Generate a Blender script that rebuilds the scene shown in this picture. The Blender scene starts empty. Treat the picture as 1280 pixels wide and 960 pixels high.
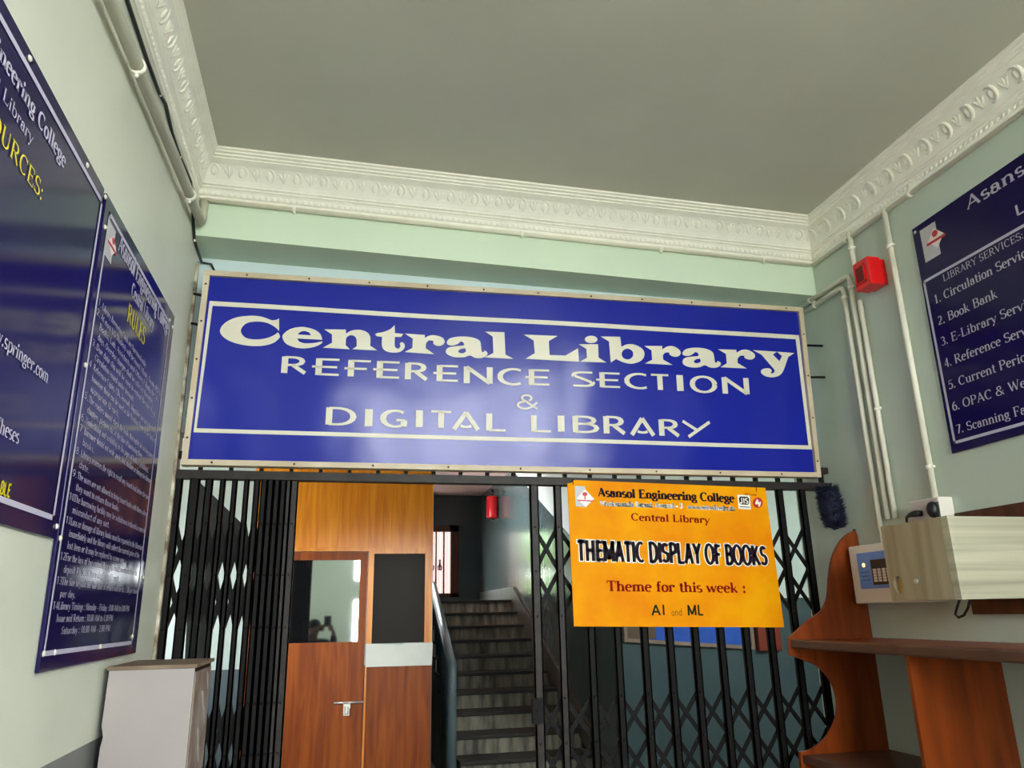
import bpy, bmesh, math, random
from mathutils import Vector, Matrix
from mathutils.geometry import tessellate_polygon
random.seed(7)
PI = math.pi
sc = bpy.context.scene
COL = sc.collection

# ------------------------------------------------------------------ camera
FPX, YAW, PITCH, ROLL = 951.9, 0.22981, 0.29306, -0.0196
EYE = Vector((0, 0, 1.55))
_cy, _sy, _cp, _sp = math.cos(YAW), math.sin(YAW), math.cos(PITCH), math.sin(PITCH)
FWD = Vector((_sy*_cp, _cy*_cp, _sp)); _rt = Vector((_cy, -_sy, 0)); _up = _rt.cross(FWD)
RT = math.cos(ROLL)*_rt + math.sin(ROLL)*_up
UP = -math.sin(ROLL)*_rt + math.cos(ROLL)*_up
cam = bpy.data.cameras.new('camera'); co = bpy.data.objects.new('camera', cam); COL.objects.link(co)
m = Matrix.Identity(4)
for i in range(3):
    m[i][0], m[i][1], m[i][2], m[i][3] = RT[i], UP[i], -FWD[i], EYE[i]
co.matrix_world = m
cam.sensor_fit = 'HORIZONTAL'; cam.sensor_width = 36.0; cam.lens = FPX/1280*36.0
cam.clip_start = 0.005; cam.clip_end = 300
sc.camera = co

# ------------------------------------------------------------------ world, daylight, exposure
sc.view_settings.view_transform = 'Standard'; sc.view_settings.look = 'None'
sc.view_settings.gamma = 1.0; sc.view_settings.use_curve_mapping = False
sc.view_settings.exposure = 2.28
sc.cycles.max_bounces = 12; sc.cycles.diffuse_bounces = 8
sc.cycles.sample_clamp_indirect = 8.0
sc.cycles.use_denoising = True
w = bpy.data.worlds.new('sky'); sc.world = w; w.use_nodes = True
bg = w.node_tree.nodes['Background']
bg.inputs[0].default_value = (0.93, 0.98, 1.0, 1); bg.inputs[1].default_value = 7.0

def portal(name, loc, rot, sx, sy):
    l = bpy.data.lights.new(name, 'AREA'); l.shape = 'RECTANGLE'; l.size = sx; l.size_y = sy
    l.cycles.is_portal = True
    o = bpy.data.objects.new(name, l); COL.objects.link(o); o.location = loc; o.rotation_euler = rot
    return o
# daylight enters through these openings (entrance door and transom, landing window, added unseen hall and stair openings)
portal('entrance_daylight', (.67, -2.62, 1.45), (PI/2, 0, 0), .65, .7)
portal('transom_daylight', (1.38, -2.62, 2.65), (PI/2, 0, 0), 2.07, 1.1)
portal('side_daylight', (2.63, -1.55, 2.77), (0, PI/2, 0), 1.25, 1.3)
portal('hall_fill_left', (-1.7, 3.55, 1.9), (PI/2, 0, 0), .8, .9)
portal('hall_fill_right', (3.6, 3.55, 2.3), (PI/2, 0, 0), 1.0, .6)
portal('stair_fill', (.6, 9.7, 2.65), (0, -PI/2, 0), .7, 1.4)
portal('landing_daylight', (1.5, 12.92, 2.4), (-PI/2, 0, 0), 1.2, 1.2)

# ------------------------------------------------------------------ helpers
def ray(px, py): return RT*((px-640)/FPX) - UP*((py-480)/FPX) + FWD
def onY(px, py, Y): d = ray(px, py); return EYE + d*(Y/d.y)      # a measured point on a wall plane Y
def onX(px, py, X): d = ray(px, py); return EYE + d*(X/d.x)

def srgb(r, g, b):
    f = lambda c: (c/255/12.92) if c/255 <= .04045 else ((c/255+.055)/1.055)**2.4
    return (f(r), f(g), f(b), 1)

MATS = {}
def mat(name, col, rough=.6, spec=.4, metal=0, var=0.0, vscale=6, bump=0.0, bscale=40, second=None, stretch=None, detail=6):
    m = bpy.data.materials.new(name); m.use_nodes = True; nt = m.node_tree
    b = nt.nodes['Principled BSDF']; b.inputs['Base Color'].default_value = col
    b.inputs['Roughness'].default_value = rough; b.inputs['Metallic'].default_value = metal
    b.inputs['Specular IOR Level'].default_value = spec
    tc = nt.nodes.new('ShaderNodeTexCoord'); mp = nt.nodes.new('ShaderNodeMapping')
    nt.links.new(tc.outputs['Object'], mp.inputs[0])
    if stretch: mp.inputs['Scale'].default_value = stretch
    if var or second:
        n = nt.nodes.new('ShaderNodeTexNoise'); n.inputs['Scale'].default_value = vscale; n.inputs['Detail'].default_value = detail
        nt.links.new(mp.outputs[0], n.inputs['Vector'])
        r = nt.nodes.new('ShaderNodeValToRGB')
        if second is None:
            second = tuple(max(0, c*(1-var)) for c in col[:3])+(1,)
        r.color_ramp.elements[0].position = .35; r.color_ramp.elements[1].position = .65
        r.color_ramp.elements[0].color = second; r.color_ramp.elements[1].color = col
        nt.links.new(n.outputs['Fac'], r.inputs[0]); nt.links.new(r.outputs[0], b.inputs['Base Color'])
    if bump:
        n2 = nt.nodes.new('ShaderNodeTexNoise'); n2.inputs['Scale'].default_value = bscale
        nt.links.new(mp.outputs[0], n2.inputs['Vector'])
        bp = nt.nodes.new('ShaderNodeBump'); bp.inputs['Strength'].default_value = bump; bp.inputs['Distance'].default_value = .01
        nt.links.new(n2.outputs['Fac'], bp.inputs['Height']); nt.links.new(bp.outputs[0], b.inputs['Normal'])
    MATS[name] = m
    return m

def dado_mat(name, upper, lower, z, rough_u, rough_l, slope=None):
    """two coats of wall paint meeting at a height (or along a sloping line z = a + b*y)"""
    m = bpy.data.materials.new(name); m.use_nodes = True; nt = m.node_tree; b = nt.nodes['Principled BSDF']
    g = nt.nodes.new('ShaderNodeNewGeometry'); s = nt.nodes.new('ShaderNodeSeparateXYZ'); nt.links.new(g.outputs['Position'], s.inputs[0])
    sub = nt.nodes.new('ShaderNodeMath'); sub.operation = 'SUBTRACT'
    nt.links.new(s.outputs['Z'], sub.inputs[0])
    if slope:
        mul = nt.nodes.new('ShaderNodeMath'); mul.operation = 'MULTIPLY_ADD'
        nt.links.new(s.outputs['Y'], mul.inputs[0]); mul.inputs[1].default_value = slope[1]; mul.inputs[2].default_value = slope[0]
        nt.links.new(mul.outputs[0], sub.inputs[1])
    else:
        sub.inputs[1].default_value = z
    gt = nt.nodes.new('ShaderNodeMath'); gt.operation = 'GREATER_THAN'; gt.inputs[1].default_value = 0
    nt.links.new(sub.outputs[0], gt.inputs[0])
    n = nt.nodes.new('ShaderNodeTexNoise'); n.inputs['Scale'].default_value = 1.7; n.inputs['Detail'].default_value = 7
    tc = nt.nodes.new('ShaderNodeTexCoord'); nt.links.new(tc.outputs['Object'], n.inputs['Vector'])
    def tone(c):
        r = nt.nodes.new('ShaderNodeValToRGB'); r.color_ramp.elements[0].position = .3; r.color_ramp.elements[1].position = .62
        r.color_ramp.elements[0].color = tuple(x*.88 for x in c[:3])+(1,); r.color_ramp.elements[1].color = c
        nt.links.new(n.outputs['Fac'], r.inputs[0]); return r
    mx = nt.nodes.new('ShaderNodeMix'); mx.data_type = 'RGBA'
    nt.links.new(gt.outputs[0], mx.inputs['Factor'])
    nt.links.new(tone(lower).outputs[0], mx.inputs['A']); nt.links.new(tone(upper).outputs[0], mx.inputs['B'])
    nt.links.new(mx.outputs['Result'], b.inputs['Base Color'])
    mr = nt.nodes.new('ShaderNodeMix'); mr.data_type = 'FLOAT'
    nt.links.new(gt.outputs[0], mr.inputs['Factor']); mr.inputs['A'].default_value = rough_l; mr.inputs['B'].default_value = rough_u
    nt.links.new(mr.outputs['Result'], b.inputs['Roughness'])
    nb = nt.nodes.new('ShaderNodeTexNoise'); nb.inputs['Scale'].default_value = 9; nt.links.new(tc.outputs['Object'], nb.inputs['Vector'])
    bp = nt.nodes.new('ShaderNodeBump'); bp.inputs['Strength'].default_value = .12; bp.inputs['Distance'].default_value = .02
    nt.links.new(nb.outputs['Fac'], bp.inputs['Height']); nt.links.new(bp.outputs[0], b.inputs['Normal'])
    return m

def wood_mat(name, c1, c2, rough=.35, axis='X', scale=3.0, dist=4.0):
    m = bpy.data.materials.new(name); m.use_nodes = True; nt = m.node_tree; b = nt.nodes['Principled BSDF']
    tc = nt.nodes.new('ShaderNodeTexCoord'); mp = nt.nodes.new('ShaderNodeMapping'); nt.links.new(tc.outputs['Object'], mp.inputs[0])
    mp.inputs['Scale'].default_value = {'X': (9, 9, .7), 'Z': (.8, .8, 14), 'H': (.5, .5, 22)}[axis]
    n = nt.nodes.new('ShaderNodeTexNoise'); n.inputs['Scale'].default_value = scale; n.inputs['Detail'].default_value = 8
    n.inputs['Distortion'].default_value = dist*.15
    nt.links.new(mp.outputs[0], n.inputs['Vector'])
    r = nt.nodes.new('ShaderNodeValToRGB'); r.color_ramp.elements[0].position = .32; r.color_ramp.elements[1].position = .68
    r.color_ramp.elements[0].color = c1; r.color_ramp.elements[1].color = c2
    nt.links.new(n.outputs['Fac'], r.inputs[0]); nt.links.new(r.outputs[0], b.inputs['Base Color'])
    b.inputs['Roughness'].default_value = rough; b.inputs['Specular IOR Level'].default_value = .35
    return m

class MB:
    """collects shapes into one mesh"""
    def __init__(s): s.v = []; s.f = []; s.sm = []
    def add(s, vs, fs, smooth=False):
        b = len(s.v); s.v += [Vector(v) for v in vs]
        for f in fs: s.f.append(tuple(b+i for i in f)); s.sm.append(smooth)
    def box(s, lo, hi):
        x0, y0, z0 = lo; x1, y1, z1 = hi
        s.add([(x0,y0,z0),(x1,y0,z0),(x1,y1,z0),(x0,y1,z0),(x0,y0,z1),(x1,y0,z1),(x1,y1,z1),(x0,y1,z1)],
              [(0,3,2,1),(4,5,6,7),(0,1,5,4),(1,2,6,5),(2,3,7,6),(3,0,4,7)])
    def hexa(s, a, b):
        """solid between two quads with matching corners"""
        s.add(list(a)+list(b), [(3,2,1,0),(4,5,6,7),(0,1,5,4),(1,2,6,5),(2,3,7,6),(3,0,4,7)])
    def prism(s, pts, vec, smooth=False):
        n = len(pts); vec = Vector(vec); P = [Vector(p) for p in pts]
        tris = tessellate_polygon([P])
        s.add(P+[p+vec for p in P], [tuple(t) for t in tris]+[tuple(n+i for i in reversed(t)) for t in tris])
        s.add([q for i in range(n) for q in (P[i], P[(i+1) % n], P[(i+1) % n]+vec, P[i]+vec)],
              [(4*i, 4*i+1, 4*i+2, 4*i+3) for i in range(n)], smooth)
    def bar(s, a, b, w, d, side=(0, 1, 0)):
        """flat bar from a to b; w across, d along side"""
        a, b = Vector(a), Vector(b); t = (b-a).normalized(); n = Vector(side).normalized(); u = t.cross(n).normalized()
        q = [u*w/2+n*d/2, -u*w/2+n*d/2, -u*w/2-n*d/2, u*w/2-n*d/2]
        s.hexa([a+k for k in q], [b+k for k in q])
    def tube(s, pts, r, n=10, cap=True):
        P = [Vector(p) for p in pts]; rs = r if isinstance(r, (list, tuple)) else [r]*len(P)
        t = (P[1]-P[0]).normalized(); u = t.orthogonal().normalized(); b = len(s.v); vs = []
        for i, p in enumerate(P):
            t2 = ((P[min(i+1, len(P)-1)]-P[max(i-1, 0)])).normalized()
            u = (u - t2*u.dot(t2)).normalized(); w_ = t2.cross(u)
            for k in range(n):
                a = 2*PI*k/n; vs.append(p+(u*math.cos(a)+w_*math.sin(a))*rs[i])
        fs = [(i*n+k, i*n+(k+1) % n, (i+1)*n+(k+1) % n, (i+1)*n+k) for i in range(len(P)-1) for k in range(n)]
        s.add(vs, fs, True)
        if cap: s.add(vs[:n], [tuple(reversed(range(n)))]); s.add(vs[-n:], [tuple(range(n))])
    def disc(s, c, axis, r, h, n=16, r2=None):
        a = Vector(axis).normalized(); s.tube([Vector(c), Vector(c)+a*h], [r, r if r2 is None else r2], n)
    def ball(s, c, rx, ry, rz, n=10, m_=6, rot=None):
        c = Vector(c); vs = []; R = rot or Matrix.Identity(3)
        for j in range(m_+1):
            th = PI*j/m_
            for k in range(n):
                ph = 2*PI*k/n
                vs.append(c+R @ Vector((rx*math.sin(th)*math.cos(ph), ry*math.sin(th)*math.sin(ph), rz*math.cos(th))))
        s.add(vs, [(j*n+k, j*n+(k+1) % n, (j+1)*n+(k+1) % n, (j+1)*n+k) for j in range(m_) for k in range(n)], True)
    def build(s, name, material, parent=None, bevel=0, seg=2):
        o3 = Vector((0, 0, 0)); p = parent
        while p is not None: o3 += p.location; p = p.parent
        me = bpy.data.meshes.new(name); me.from_pydata([v-o3 for v in s.v], [], s.f); me.update()
        me.polygons.foreach_set('use_smooth', s.sm)
        me.materials.append(material)
        o = bpy.data.objects.new(name, me); COL.objects.link(o); o.parent = parent
        bm = bmesh.new(); bm.from_mesh(me); bmesh.ops.remove_doubles(bm, verts=bm.verts, dist=1e-6)
        bmesh.ops.dissolve_degenerate(bm, edges=bm.edges, dist=1e-7)
        if not any(k in name for k in ('lettering', '_line', 'emblem', 'banner', 'fibre', 'foliage', 'outline')): bmesh.ops.recalc_face_normals(bm, faces=bm.faces)
        bm.to_mesh(me); bm.free()
        if bevel:
            mo = o.modifiers.new('bevel', 'BEVEL'); mo.width = bevel; mo.segments = seg; mo.limit_method = 'ANGLE'
        return o

def tag(o, label=None, cat=None, group=None, kind=None):
    if label: o['label'] = label
    if cat: o['category'] = cat
    if group: o['group'] = group
    if kind: o['kind'] = kind
    return o
def thing(name, label, cat, loc=(0, 0, 0), group=None):
    o = bpy.data.objects.new(name, None); COL.objects.link(o); o.location = loc; o.empty_display_size = .1
    return tag(o, label, cat, group)
def struct(name, mb, m, parent=None, label=None, cat=None):
    o = mb.build(name, m, parent)
    if parent is None: tag(o, label, cat, kind='structure')
    return o
def boxo(name, lo, hi, m, parent=None, bevel=0):
    b = MB(); b.box(lo, hi); return b.build(name, m, parent, bevel)

# ------------------------------------------------------------------ lettering
# skeleton glyphs, cap height 1: V stem, D/d diagonal (heavy/hair), H bar, A arc, O dot, F foot serif, S tick serif
G = {
'A': (.72, 'd.1,.02,.36,.98 D.34,.98,.62,.02 H.2,.52,.33 F.1 F.62'),
'B': (.66, 'V.16,0,1,bt H.16,.34,.97 H.16,.36,.53 H.16,.36,.03 A.33,.75,.2,.22,-90,90 A.35,.28,.23,.25,-90,90'),
'C': (.7, 'A.38,.5,.29,.48,48,312 S.6,.72,.98'),
'D': (.74, 'V.16,0,1,bt H.16,.34,.97 H.16,.34,.03 A.33,.5,.31,.47,-90,90'),
'E': (.64, 'V.16,0,1,bt H.16,.54,.97 H.16,.44,.52 H.16,.57,.03 S.54,.76,.98 S.57,.02,.26 S.44,.42,.62'),
'F': (.6, 'V.16,0,1,bt H.16,.54,.97 H.16,.42,.5 S.54,.74,.98 S.42,.4,.6'),
'G': (.76, 'A.38,.5,.29,.48,45,300 S.6,.74,.98 V.58,.04,.42,t'),
'H': (.78, 'V.16,0,1,bt V.6,0,1,bt H.16,.6,.51'),
'I': (.36, 'V.18,0,1,bt'),
'J': (.46, 'V.28,.2,1,t A.16,.22,.12,.2,180,360'),
'K': (.74, 'V.16,0,1,bt d.22,.42,.56,.98 D.3,.54,.62,.02 F.62'),
'L': (.62, 'V.16,0,1,bt H.16,.56,.03 S.56,.02,.3'),
'M': (.92, 'd.13,0,.13,1 D.13,.98,.45,.03 d.45,.03,.76,.98 V.76,0,1,bt F.13'),
'N': (.76, 'd.13,0,.13,1 D.13,.98,.6,.03 d.6,0,.6,1 F.13'),
'O': (.76, 'A.38,.5,.3,.48,0,360'),
'P': (.62, 'V.16,0,1,bt H.16,.34,.97 H.16,.36,.48 A.34,.725,.21,.245,-90,90'),
'Q': (.76, 'A.38,.5,.3,.48,0,360 D.4,.2,.62,-.12'),
'R': (.72, 'V.16,0,1,bt H.16,.34,.97 H.16,.36,.5 A.34,.735,.2,.235,-90,90 D.34,.5,.62,.02 F.62'),
'S': (.56, 'A.28,.73,.19,.24,40,270 A.28,.265,.21,.235,-140,90 S.46,.76,.98 S.08,.02,.26'),
'T': (.66, 'V.33,0,1,b H.05,.61,.97 S.05,.74,.98 S.61,.74,.98'),
'U': (.74, 'V.16,.3,1,t A.37,.32,.21,.29,180,360 d.58,.3,.58,1'),
'V': (.72, 'D.1,.98,.36,.02 d.36,.02,.62,.98 F.1,1 F.62,1'),
'W': (1.0, 'D.1,.98,.32,.02 d.32,.02,.5,.9 D.48,.95,.7,.02 d.7,.02,.9,.98 F.1,1 F.9,1'),
'X': (.72, 'D.1,.98,.6,.02 d.1,.02,.6,.98 F.1 F.6'),
'Y': (.7, 'D.08,.98,.35,.46 d.35,.46,.62,.98 V.35,0,.5,b F.08,1 F.62,1'),
'Z': (.64, 'H.08,.56,.97 D.52,.95,.1,.05 H.08,.57,.03'),
'a': (.5, 'V.36,.08,.5 A.23,.46,.13,.18,0,150 A.22,.2,.14,.19,20,320 d.36,.06,.47,.05 O.12,.52'),
'b': (.56, 'V.13,.02,1,t A.3,.33,.18,.32,-160,160'),
'c': (.46, 'A.26,.33,.18,.32,50,310 O.38,.54'),
'd': (.56, 'A.26,.33,.18,.32,20,340 V.42,0,1,bt'),
'e': (.48, 'A.25,.33,.18,.32,8,310 H.1,.42,.38'),
'f': (.36, 'V.16,0,.8,b A.27,.8,.11,.17,40,180 H.04,.32,.63'),
'g': (.5, 'A.23,.42,.14,.23,0,360 A.25,-.08,.19,.15,0,360 d.14,.2,.16,.05 d.34,.58,.46,.64'),
'h': (.58, 'V.13,0,1,bt A.29,.42,.15,.22,0,160 V.44,0,.44,b'),
'i': (.3, 'V.15,0,.64,bt O.15,.86'),
'j': (.3, 'V.16,-.1,.64,t A.06,-.1,.1,.16,-120,0 O.16,.86'),
'k': (.56, 'V.13,0,1,bt d.18,.28,.42,.62 D.25,.36,.47,.02 F.47'),
'l': (.3, 'V.15,0,1,bt'),
'm': (.86, 'V.13,0,.64,bt A.28,.42,.14,.22,0,160 V.42,0,.44,b A.57,.42,.15,.22,0,160 V.72,0,.44,b'),
'n': (.58, 'V.13,0,.64,bt A.29,.42,.15,.22,0,160 V.44,0,.44,b'),
'o': (.5, 'A.25,.33,.18,.32,0,360'),
'p': (.56, 'V.13,-.28,.64,bt A.3,.33,.18,.32,-160,160'),
'q': (.56, 'A.26,.33,.18,.32,20,340 V.42,-.28,.64,b'),
'r': (.44, 'V.13,0,.64,bt A.27,.46,.14,.18,60,160 O.36,.56'),
's': (.4, 'A.2,.48,.13,.17,40,270 A.2,.17,.14,.16,-140,90'),
't': (.34, 'V.16,.12,.86 H.03,.31,.63 A.26,.14,.1,.13,180,310'),
'u': (.58, 'V.13,.2,.64,t A.28,.22,.15,.2,180,340 V.44,0,.64,bt'),
'v': (.5, 'D.06,.64,.25,.02 d.25,.02,.44,.64 F.06,.64 F.44,.64'),
'w': (.74, 'D.06,.64,.22,.02 d.22,.02,.37,.6 D.36,.62,.52,.02 d.52,.02,.68,.64 F.06,.64 F.68,.64'),
'x': (.52, 'D.08,.64,.44,.02 d.08,.02,.44,.64'),
'y': (.5, 'D.06,.64,.26,.04 d.44,.64,.18,-.2 O.13,-.2 F.06,.64 F.44,.64'),
'z': (.46, 'H.06,.4,.61 D.38,.6,.08,.04 H.06,.42,.03'),
'0': (.5, 'A.25,.5,.17,.48,0,360'), '1': (.5, 'V.26,0,1,b d.1,.8,.24,.96'),
'2': (.5, 'A.25,.73,.17,.25,-35,150 D.4,.6,.08,.06 H.07,.45,.06'),
'3': (.5, 'A.24,.74,.16,.23,-90,150 A.23,.27,.2,.25,-140,90'),
'4': (.5, 'V.34,0,1 H.04,.47,.28 d.05,.28,.33,.97'),
'5': (.5, 'H.14,.44,.94 d.14,.52,.14,.94 A.23,.31,.2,.3,-145,130'),
'6': (.5, 'A.26,.3,.18,.29,0,360 A.44,.4,.36,.57,105,180'),
'7': (.5, 'H.06,.46,.94 D.44,.94,.2,0'), '8': (.5, 'A.25,.74,.15,.22,0,360 A.25,.27,.18,.26,0,360'),
'9': (.5, 'A.24,.69,.18,.29,0,360 A.06,.6,.36,.57,-75,0'),
'.': (.25, 'O.12,.06'), ',': (.25, 'O.12,.06 d.14,.05,.08,-.16'), ':': (.28, 'O.14,.08 O.14,.56'),
'-': (.36, 'H.05,.3,.32'), '/': (.34, 'd.04,-.02,.3,1'), "'": (.2, 'd.1,.75,.1,1'), '(': (.34, 'A.34,.4,.2,.6,120,240'), ')': (.34, 'A0,.4,.2,.6,-60,60'),
'&': (.82, 'A.36,.77,.15,.2,-60,240 A.3,.27,.22,.25,60,330 D.26,.62,.7,.02 d.5,.14,.7,.48'),
' ': (.3, ''),
}
# plain forms where an unserifed alphabet differs
GS = dict(G)
GS.update({
'a': (.5, 'V.38,0,.6 A.22,.3,.17,.28,0,360'), 'E': (.62, 'V.16,0,1 H.02,.54,.5 H.16,.58,.95 H.16,.58,.05'),
'F': (.6, 'V.16,0,1 H.02,.5,.48 H.16,.58,.95'),
'A': (.76, 'D.06,0,.37,1 D.37,1,.68,0 A.37,.3,.16,.14,210,330'),
'N': (.76, 'V.14,0,1 D.14,.97,.6,.03 V.6,0,1'), 'M': (.9, 'V.13,0,1 D.13,.97,.45,.1 D.45,.1,.76,.97 V.76,0,1'),
'Y': (.74, 'D.04,.99,.36,.46 D.7,.99,.16,0'), 'V': (.72, 'D.1,1,.36,0 D.36,0,.62,1'), 'S': (.6, 'H.26,.52,.95 A.26,.76,.18,.19,90,200 D.1,.7,.5,.3 A.34,.24,.18,.19,-90,20 H.06,.34,.05'),
'G': (.76, 'A.38,.5,.29,.46,50,300 V.58,.06,.42 H.4,.6,.42'),
'C': (.7, 'A.4,.5,.3,.46,58,302'), 'J': (.5, 'V.32,.2,1 A.18,.22,.14,.2,180,360'), 'U': (.7, 'V.14,.3,1 A.35,.3,.21,.27,180,360 V.56,.3,1'),
})
# bold capitals of the poster heading
GH = dict(GS)
GH.update({'E': (.58, 'V.16,0,1 H.16,.5,.52 H.16,.54,.92 H.16,.54,.08'), 'F': (.56, 'V.16,0,1 H.16,.46,.5 H.16,.52,.92'),
 'A': (.7, 'D.08,0,.34,1 D.34,1,.6,0 H.2,.48,.34'), 'Y': (.64, 'D.06,1,.31,.5 D.56,1,.31,.5 V.31,0,.5'),
 'S': (.56, 'A.28,.72,.18,.21,30,270 A.28,.29,.2,.22,-150,90'), 'I': (.3, 'V.15,0,1'), 'T': (.6, 'V.3,0,1 H.04,.56,.92')})
_cache = {}
def _parse(tbl, ch):
    k = (id(tbl), ch)
    if k not in _cache:
        w_, s_ = tbl.get(ch, tbl['o'] if ch.islower() else tbl['O'])
        out = []
        for tok in s_.split():
            p = tok[1:].split(','); fl = ''
            if p[-1] and p[-1][0].isalpha(): fl = p.pop()
            out.append((tok[0], [float(x) for x in p], fl))
        _cache[k] = (w_, out)
    return _cache[k]
def text(mb, s, p0, p1, up, th=.15, tn=.05, serif=.09, tbl=None, fit=None, seg=8, gap=0.0, grow=0.0, wobble=0.0):
    """letters of string s along p0..p1 (the run of the substring fit), cap height vector up; stem widths as part of the cap height"""
    tbl = tbl or G; p0, p1, up = Vector(p0), Vector(p1), Vector(up)
    adv = []; x = 0
    for ch in s:
        adv.append(x); x += _parse(tbl, ch)[0]+gap
    i0 = s.find(fit) if fit else 0; i1 = i0+len(fit) if fit else len(s)
    a0 = adv[i0]+.05; a1 = (adv[i1] if i1 < len(s) else x)-gap-.05
    U = p1-p0; L = U.length; ud = U/L; H = up.length
    kx = L/(a1-a0)/H                                    # x stretch relative to the cap height
    hx, hy = (th/2+grow), (tn/2+grow)
    def P(px, py): return p0+ud*((px)*H)+up*py
    def stroke(pts, f=1.0):
        n = len(pts); L_, R_ = [], []
        for i in range(n):
            a = pts[max(0, i-1)]; b = pts[min(n-1, i+1)]
            dx, dy = b[0]-a[0], b[1]-a[1]; l = math.hypot(dx, dy) or 1e-6
            nx, ny = -dy/l, dx/l; w_ = math.hypot(hx*nx, hy*ny)
            if f != 1.0: w_ = max(hy, w_*f)
            L_.append((pts[i][0]+nx*w_, pts[i][1]+ny*w_)); R_.append((pts[i][0]-nx*w_, pts[i][1]-ny*w_))
        vs = [P(*q) for q in L_]+[P(*q) for q in R_]
        mb.add(vs, [(i, n+i, n+i+1, i+1) for i in range(n-1)])
    def quad(x0, y0, x1, y1): mb.add([P(x0, y0), P(x1, y0), P(x1, y1), P(x0, y1)], [(0, 1, 2, 3)])
    for ch, ax in zip(s, adv):
        wy = random.uniform(-wobble, wobble)
        X = lambda v: (ax+v-a0)*kx
        for op, a, fl in _parse(tbl, ch)[1]:
            if op == 'V':
                x, y0, y1 = X(a[0]), a[1]+wy, a[2]+wy
                quad(x-hx, y0-grow, x+hx, y1+grow)
                if serif:
                    if 'b' in fl: quad(x-hx-serif, y0-grow, x+hx+serif, y0+tn*.9+grow)
                    if 't' in fl: quad(x-hx-serif, y1-tn*.9-grow, x+hx+(serif if y1-y0 > .9 and ch.isupper() else 0), y1+grow)
            elif op in 'Dd':
                stroke([(X(a[0]), a[1]+wy), (X(a[2]), a[3]+wy)], 1.0 if op == 'D' else .42)
            elif op == 'H':
                quad(X(a[0])-grow, a[2]-hy+wy, X(a[1])+grow, a[2]+hy+wy)
            elif op == 'A':
                n = max(3, int(seg*abs(a[5]-a[4])/180)); pts = []
                for i in range(n+1):
                    t = math.radians(a[4]+(a[5]-a[4])*i/n)
                    pts.append((X(a[0]+a[2]*math.cos(t)), a[1]+a[3]*math.sin(t)+wy))
                stroke(pts)
            elif op == 'O':
                r = max(th*.55, .07)+grow; c = (X(a[0]), a[1]+wy)
                mb.add([P(c[0]+r*math.cos(k*PI/4+PI/8), c[1]+r*math.sin(k*PI/4+PI/8)) for k in range(8)], [tuple(range(8))])
            elif op == 'F' and serif:
                y = a[1] if len(a) > 1 else 0; y0 = y-tn if y > 0 else 0
                quad(X(a[0])-serif-.03, y0, X(a[0])+serif+.03, y0+tn)
            elif op == 'S' and serif:
                quad(X(a[0])-tn*.45, a[1], X(a[0])+tn*.45, a[2])

def smooth_path(pts, n=6):
    """closed outline; points flagged 1 are corners, others are rounded through"""
    N = len(pts); out = []
    for i in range(N):
        p1, p2 = pts[i], pts[(i+1) % N]
        out.append((p1[0], p1[1]))
        if p1[2] and p2[2]: continue
        p0 = pts[i-1] if not p1[2] else p1; p3 = pts[(i+2) % N] if not p2[2] else p2
        for k in range(1, n):
            t = k/n
            out.append(tuple(.5*((2*p1[c])+(-p0[c]+p2[c])*t+(2*p0[c]-5*p1[c]+4*p2[c]-p3[c])*t*t+(-p0[c]+3*p1[c]-3*p2[c]+p3[c])*t**3) for c in (0, 1)))
    return out
def fill(mb, loops3):
    tris = tessellate_polygon(loops3); vs = [v for l in loops3 for v in l]; mb.add(vs, [tuple(t) for t in tris])

# ------------------------------------------------------------------ materials
WALLC = srgb(203, 212, 196)
M_wallL = dado_mat('mint wall paint over grey dado', srgb(216, 217, 202), srgb(112, 112, 112), 1.212, .45, .4)
M_wall = mat('mint wall paint', srgb(196, 210, 196), .5, .4, var=.07, vscale=2.2, bump=.08, bscale=14)
M_wallR = dado_mat('mint paint right wall', srgb(192, 203, 190), srgb(120, 124, 120), .35, .5, .5)
M_beam = mat('pale green beam paint', srgb(212, 228, 205), .5, .4, var=.04, vscale=2, bump=.05, bscale=12)
M_ceil = mat('off-white ceiling paint', srgb(205, 203, 190), .75, .2, var=.07, vscale=1.6, bump=.06, bscale=20)
M_plaster = mat('white plaster cornice', srgb(246, 243, 232), .55, .3, var=.05, vscale=12)
M_floor = mat('grey terrazzo floor', srgb(168, 164, 154), .35, .4, var=.25, vscale=60)
M_ground = mat('concrete forecourt', srgb(170, 165, 155), .85, .2, var=.2, vscale=4)
M_hallU = dado_mat('hall wall paint and teal dado', srgb(205, 220, 214), srgb(66, 84, 86), 1.64, .45, .22)
M_hallL = dado_mat('hall wall paint and blue grey dado', srgb(205, 222, 218), srgb(84, 98, 104), 1.19, .45, .3)
M_stairW = dado_mat('stair wall enamel', srgb(212, 220, 214), srgb(84, 98, 98), 0, .5, .17, slope=(-1.149, .4488))
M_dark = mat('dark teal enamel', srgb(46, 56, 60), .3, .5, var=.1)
M_soffit = mat('hall ceiling with pink bounce', srgb(228, 190, 184), .6, .3)  # pink of the bounced light is put into this ceiling colour
M_stair = mat('stained grey mosaic stone', srgb(158, 154, 136), .55, .3, var=.5, vscale=3, second=srgb(84, 82, 74), stretch=(5, 5, .8))
M_blue = mat('glossy blue flex banner', srgb(28, 38, 150), .16, .22, var=.06, vscale=3, bump=.9, bscale=1.9)
M_cream = mat('cream vinyl lettering', srgb(214, 208, 190), .4, .25)
M_frame = mat('painted cream angle iron', srgb(206, 192, 168), .5, .4, var=.2, vscale=5, second=srgb(186, 168, 140), detail=9)
M_rust = mat('rusty rivet', srgb(72, 52, 40), .7, .3)
M_navy = mat('glossy navy board', srgb(27, 18, 70), .12, .2, var=.1, vscale=2, bump=.06, bscale=2.0)
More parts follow.
